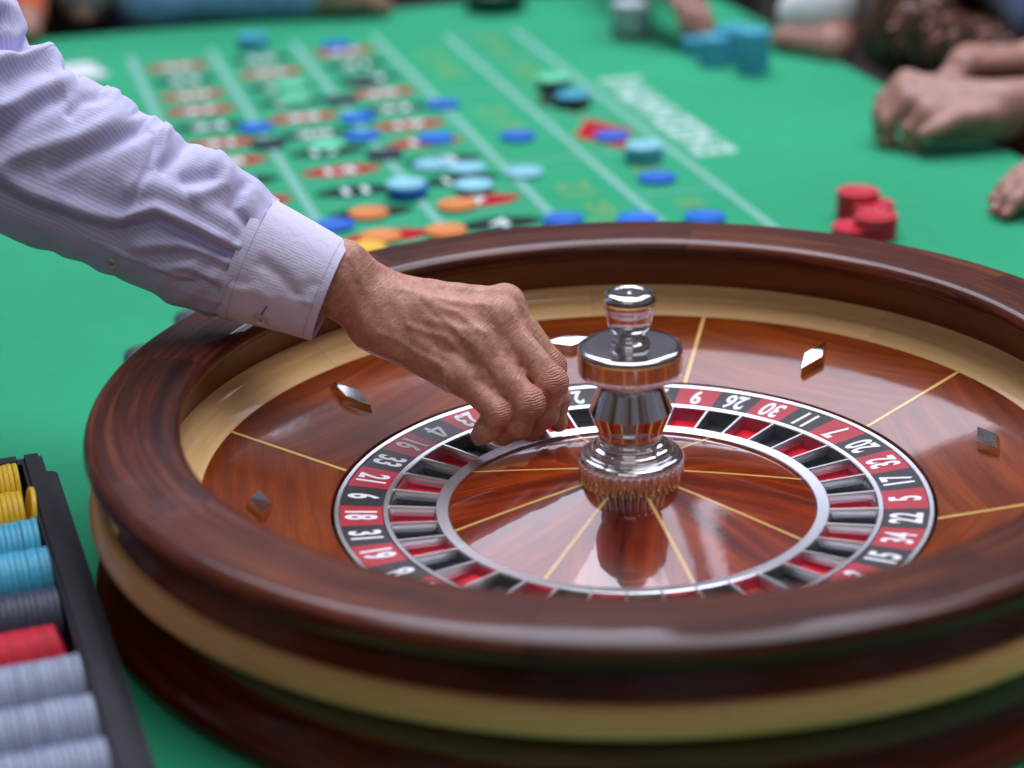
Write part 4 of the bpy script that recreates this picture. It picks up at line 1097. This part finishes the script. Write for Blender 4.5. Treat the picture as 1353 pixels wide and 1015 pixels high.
def sequins():
    t = NT('sequined_cloth'); tcn = t.n('ShaderNodeTexCoord'); ob = tcn.outputs['Object']
    vo = t.n('ShaderNodeTexVoronoi', ins={'Scale': 110.0}); t.l(ob, vo.inputs['Vector'])
    t.l(t.mix(0.4, srgb(98, 64, 50), vo.outputs['Color'], 'MULTIPLY'), t.p.inputs['Base Color'])
    t.set(Roughness=0.3, Metallic=0.45)
    ge = t.n('ShaderNodeNewGeometry')
    sb = t.n('ShaderNodeVectorMath', operation='SUBTRACT'); t.l(vo.outputs['Color'], sb.inputs[0]); sb.inputs[1].default_value = (0.5, 0.5, 0.5)
    ma = t.n('ShaderNodeVectorMath', operation='MULTIPLY_ADD'); t.l(sb.outputs[0], ma.inputs[0]); ma.inputs[1].default_value = (1.3, 1.3, 1.3); t.l(ge.outputs['Normal'], ma.inputs[2])
    nn = t.n('ShaderNodeVectorMath', operation='NORMALIZE'); t.l(ma.outputs[0], nn.inputs[0]); t.l(nn.outputs[0], t.p.inputs['Normal'])
    return t.m
M['sequins'] = sequins()
M['red_nail'] = lacquer('red_nail', srgb(150, 16, 30), 0.2, 0.6)
def body(name, label, k, prims, mat, h=0.004, limbs=None, kp=0.01, group=None):
    V, Q = sdf_build([(k, prims)] + (limbs or []), h, kpalm=kp, kfinger=0.0015)
    o = mesh_obj(name, np_mesh(name, V, Q), mat)
    if label: tag(o, label, 'person', group)
    return o
def garment(name, parent, k, prims, mat, h=0.005):
    V, Q = sdf_build([(k, prims)], h)
    return mesh_obj(name, np_mesh(name, V, Q), mat, parent)
def W3(px, py, d): return at(px, py, d)
def hand_prims(wrist, mcp_mid, row, tips_dir, curl, L=0.078, r=0.0095, up=np.array([0, 0, 1.0])):
    """loose hand: wrist point, middle knuckle, direction across the knuckles (index to little), finger direction and how far it curls down"""
    row = row / np.linalg.norm(row); palm, fing = [], []
    for i, f in enumerate((1.5, 0.5, -0.5, -1.5)):
        m = mcp_mid + row * 0.0195 * -f + (wrist - mcp_mid) * (0.05 if i in (0, 3) else 0) + (wrist - mcp_mid) * (0.10 if i == 3 else 0)
        palm.append((wrist + row * 0.009 * -f, m, 0.017, 0.0125))
        l = L * (0.92, 1.0, 0.95, 0.76)[i]
        d0 = tips_dir / np.linalg.norm(tips_dir)
        ax = np.cross(d0, up); ax /= np.linalg.norm(ax)
        def rot(v, a): return v * math.cos(a) + np.cross(ax, v) * math.sin(a) + ax * (ax @ v) * (1 - math.cos(a))
        d1, d2, d3 = rot(d0, -curl[0]), rot(d0, -curl[0] - curl[1]), rot(d0, -curl[0] - curl[1] - curl[2])
        p1 = m + d1 * l * 0.47; p2 = p1 + d2 * l * 0.30; p3 = p2 + d3 * l * 0.23
        fing.append((0.004, [(m, p1, r * 1.18, r * 1.05), (p1, p2, r * 1.05, r * 0.95), (p2, p3, r * 0.95, r * 0.8)]))
    return palm, fing
X = np.array([1.0, 0, 0]); Y = np.array([0, 1.0, 0]); Z = np.array([0, 0, 1.0])

# folded hands at the right edge, navy jacket behind them
h0 = on_z(1160, 186, 0.0); c0 = on_z(1240, 200, 0.0)
mid = np.array([0.415, 1.075, 0.062]); wr = np.array([0.535, 1.055, 0.055])
pl, fg = hand_prims(wr, mid, np.array([0.1, -0.8, -0.42]), np.array([-0.9, -0.15, -0.35]), (0.35, 0.9, 0.5), 0.082, 0.0118)
pl += [(wr, np.array([0.70, 1.10, 0.062]), 0.026, 0.036), (wr - 0.01 * Z, mid + np.array([0.03, 0.0, -0.012]), 0.026, 0.024), (wr - 0.022 * Z, np.array([0.445, 1.045, 0.034]), 0.026, 0.024)]
tb_ = np.array([0.470, 1.02, 0.045])
fg.append((0.005, [(wr + np.array([-.02, -.02, -.01]), tb_, 0.016, 0.012), (tb_, np.array([0.425, 1.012, 0.030]), 0.012, 0.010)]))
per2 = body('person', 'person with clasped hands resting on the felt, dark navy sleeve', 0.012, pl, M['skin_far'], 0.0024, fg)
# the other hand, knuckles showing above
mid2 = np.array([0.500, 1.165, 0.085]); wr2 = np.array([0.60, 1.20, 0.072])
pl2, fg2 = hand_prims(wr2, mid2, np.array([-0.3, -0.9, 0.0]), np.array([-0.75, -0.6, -0.25]), (0.3, 0.9, 0.6))
V, Q = sdf_build([(0.012, pl2 + [(wr2, np.array([0.72, 1.26, 0.10]), 0.026, 0.035)])] + fg2, 0.0026, kpalm=0.01, kfinger=0.0015)
mesh_obj('second_hand', np_mesh('second_hand', V, Q), M['skin_far'], per2)
garment('jacket', per2, 0.04, [(np.array([0.66, 1.31, 0.10]), np.array([0.64, 1.60, 0.16]), 0.055, 0.070), (np.array([0.70, 1.10, 0.06]), np.array([0.95, 1.25, 0.12]), 0.050, 0.065), (np.array([0.64, 1.60, 0.16]), np.array([0.80, 1.70, 0.40]), 0.07, 0.09), (np.array([0.95, 1.6, -0.1]), np.array([0.95, 1.6, 0.45]), 0.16, 0.17), (np.array([0.95, 1.25, 0.12]), np.array([1.0, 1.45, 0.40]), 0.065, 0.085)], M['navy_jacket'], 0.007)

# fingers with red nails coming in from the right
mid = np.array([0.520, 0.795, 0.040]); wr = np.array([0.615, 0.835, 0.050])
pl, fg = hand_prims(wr, mid, np.array([0.25, -0.95, -0.1]), np.array([-0.80, -0.55, -0.10]), (0.12, 0.25, 0.2), 0.080, 0.0088)
pl.append((wr, np.array([0.80, 0.92, 0.06]), 0.024, 0.034))
fg.append((0.005, [(wr + np.array([-.02, .02, -.01]), np.array([0.53, 0.845, 0.028]), 0.014, 0.011), (np.array([0.53, 0.845, 0.028]), np.array([0.495, 0.835, 0.018]), 0.011, 0.009)]))
per3 = body('person', 'person at the right edge, only fingers with red nails showing on the felt', 0.010, pl, M['skin_far'], 0.0024, fg)
for g in fg[:4]:
    a, b = g[1][2][0], g[1][2][1]; d = (b - a) / np.linalg.norm(b - a); up = Z - (Z @ d) * d; up /= np.linalg.norm(up); sd_ = np.cross(up, d)
    me = lathe('nail', [(0.0004, 0.0016), (0.003, 0.0013), (0.0052, 0.0), (0.0048, -0.0006)], seg=16)
    o = mesh_obj('nail', me, M['red_nail'], per3, tuple(b + d * 0.004 + up * 0.0062)); o.rotation_euler = Matrix(np.stack([d, sd_, up], 1).tolist()).to_euler(); o.scale = (1.25, 0.95, 1)
garment('sleeve', per3, 0.03, [(np.array([0.72, 0.885, 0.056]), np.array([1.0, 1.02, 0.12]), 0.045, 0.065)], M['black_cloth'], 0.006)

# player in a brown sequined top leaning over the right edge
per4 = body('person', 'person in a sparkling brown top leaning on the right table edge', 0.02,
            [(np.array([0.455, 1.50, 0.022]), np.array([0.50, 1.46, 0.03]), 0.018, 0.024)], M['skin_far'], 0.004)
garment('top', per4, 0.05, [(np.array([0.66, 1.66, -0.3]), np.array([0.66, 1.68, 0.42]), 0.15, 0.16), (np.array([0.49, 1.50, 0.05]), np.array([0.58, 1.60, 0.30]), 0.055, 0.080), (np.array([0.49, 1.50, 0.045]), np.array([0.60, 1.36, 0.03]), 0.045, 0.06), (np.array([0.52, 1.62, 0.1]), np.array([0.52, 1.62, 0.35]), 0.07, 0.09)], M['sequins'], 0.006)
# white sleeve and forearm at the far right corner
per9 = body('person', 'person with a white sleeve, bare forearm on the far right table edge', 0.02,
            [(at(1035, 52, 3.09), at(1100, 62, 3.04), 0.020, 0.026), (at(1100, 62, 3.04), at(1115, 30, 3.10), 0.026, 0.03)], M['skin_far'], 0.004)
garment('white_sleeve', per9, 0.04, [(at(1058, 18, 3.10), at(1096, 12, 3.08), 0.034, 0.038), (at(1090, 8, 3.10), at(1100, -140, 3.25), 0.045, 0.09)], M['white_cloth'], 0.006)
# far hand with the tall turquoise stacks
mid = np.array([0.195, 1.665, 0.070]); wr = np.array([0.150, 1.80, 0.085])
pl, fg = hand_prims(wr, mid, np.array([0.8, 0.3, -0.4]), np.array([0.45, -0.75, -0.35]), (0.25, 0.5, 0.3))
pl.append((wr, np.array([0.12, 1.98, 0.13]), 0.026, 0.036))
per5 = body('person', 'person at the far side with a hand cupped at the turquoise stacks', 0.012, pl, M['skin_far'], 0.003, fg)
garment('dark_sleeve', per5, 0.04, [(np.array([0.125, 1.95, 0.12]), np.array([0.16, 2.22, 0.2]), 0.046, 0.07), (np.array([0.25, 2.28, -0.2]), np.array([0.25, 2.3, 0.4]), 0.15, 0.16)], M['black_cloth'], 0.008)
# drinking glass by the players
def vessel(name, prof, mat, loc, label, cat):
    o = mesh_obj(name, lathe(name, prof, seg=48), mat, None, tuple(loc)); return tag(o, label, cat)
tg = NT('clear_glass'); tg.set(Base_Color=(0.93, 0.96, 0.97, 1), Roughness=0.03, Transmission_Weight=1.0, IOR=1.45); M['clear_glass'] = tg.m
b = on_z(835, 50, 0.0)
gl = vessel('drinking_glass', smooth_profile([(0.001, 0.0), (0.028, 0.0), (0.031, 0.004), (0.036, 0.12, 1), (0.0345, 0.12, 1), (0.029, 0.010), (0.001, 0.008)], 4), M['clear_glass'], (b[0], b[1], 0.0008), 'clear drinking glass near the far table edge, left of the cupped hand', 'glass')
M['napkin'] = fabric('napkin', srgb(206, 212, 222), srgb(226, 230, 238), 60)
mesh_obj('liquid', lathe('liquid', [(0.001, 0.0085), (0.0285, 0.0105), (0.0315, 0.055), (0.001, 0.055)], seg=48), M['napkin'], gl)
# blue shirt at the far end
per6 = body('person', 'person in a blue shirt at the far end of the table, hands on the edge', 0.02,
            [(np.array([-0.40, 1.97, 0.035]), np.array([-0.345, 1.97, 0.035]), 0.028, 0.030), (np.array([-0.345, 1.97, 0.04]), np.array([-0.30, 1.965, 0.030]), 0.030, 0.024), (np.array([-0.31, 1.965, 0.03]), np.array([-0.275, 1.955, 0.016]), 0.020, 0.012)], M['skin_far'], 0.004)
garment('shirt', per6, 0.05, [(np.array([-0.62, 2.20, -0.3]), np.array([-0.62, 2.22, 0.40]), 0.16, 0.17), (np.array([-0.48, 2.20, -0.3]), np.array([-0.48, 2.22, 0.40]), 0.16, 0.17), (np.array([-0.37, 2.02, 0.045]), np.array([-0.34, 2.24, 0.2]), 0.042, 0.07), (np.array([-0.66, 1.99, 0.055]), np.array([-0.40, 1.985, 0.048]), 0.054, 0.046), (np.array([-0.66, 1.99, 0.055]), np.array([-0.70, 2.18, 0.25]), 0.055, 0.07)], M['blue_shirt'], 0.008)
# grey top beside it, orange top at the far left
per7 = body('person', 'person in a grey top at the far left end of the table', 0.02, [(np.array([-0.775, 1.965, 0.025]), np.array([-0.78, 2.05, 0.05]), 0.024, 0.032)], M['skin_far'], 0.005)
garment('grey_garment', per7, 0.05, [(np.array([-0.82, 2.22, -0.3]), np.array([-0.82, 2.24, 0.40]), 0.10, 0.12), (np.array([-0.775, 1.99, 0.05]), np.array([-0.80, 2.24, 0.2]), 0.048, 0.07)], M['grey_top'], 0.008)
per8 = body('person', 'person in bright orange behind the sleeve at the far left', 0.02, [(np.array([-0.842, 1.835, 0.022]), np.array([-0.865, 1.93, 0.05]), 0.022, 0.03)], M['skin_far'], 0.005)
garment('orange_garment', per8, 0.04, [(np.array([-0.86, 1.90, 0.04]), np.array([-0.89, 2.05, 0.12]), 0.036, 0.05), (np.array([-0.99, 2.1, -0.3]), np.array([-0.99, 2.1, 0.4]), 0.12, 0.14), (np.array([-0.89, 2.05, 0.12]), np.array([-0.96, 2.1, 0.3]), 0.05, 0.07)], M['orange_top'], 0.007)
# dark green ashtray-like dish at the far edge and a white slip of paper by the sleeve
M['dark_green'] = lacquer('dark_green', srgb(22, 62, 40), 0.5, 0.1)
b = on_z(655, 18, 0.0)
vessel('dark_dish', smooth_profile([(0.001, 0.0), (0.040, 0.0), (0.050, 0.012), (0.054, 0.030, 1), (0.050, 0.030, 1), (0.044, 0.012), (0.001, 0.008)], 4), M['dark_green'], (b[0], b[1] + 0.03, 0.0008), 'small dark green dish at the far edge of the table', 'dish')
b = on_z(108, 96, 0.0)
pp = mesh_obj('paper_slip', prism('paper_slip', rounded(-0.035, -0.05, 0.035, 0.05, (0.004,) * 4), 0.0, 0.0012), M['napkin'], None, (b[0] - 0.008, b[1], 0.0012)); pp.rotation_euler = (0, 0, 0.5)
tag(pp, 'small white paper slip on the felt just above the sleeve', 'paper')
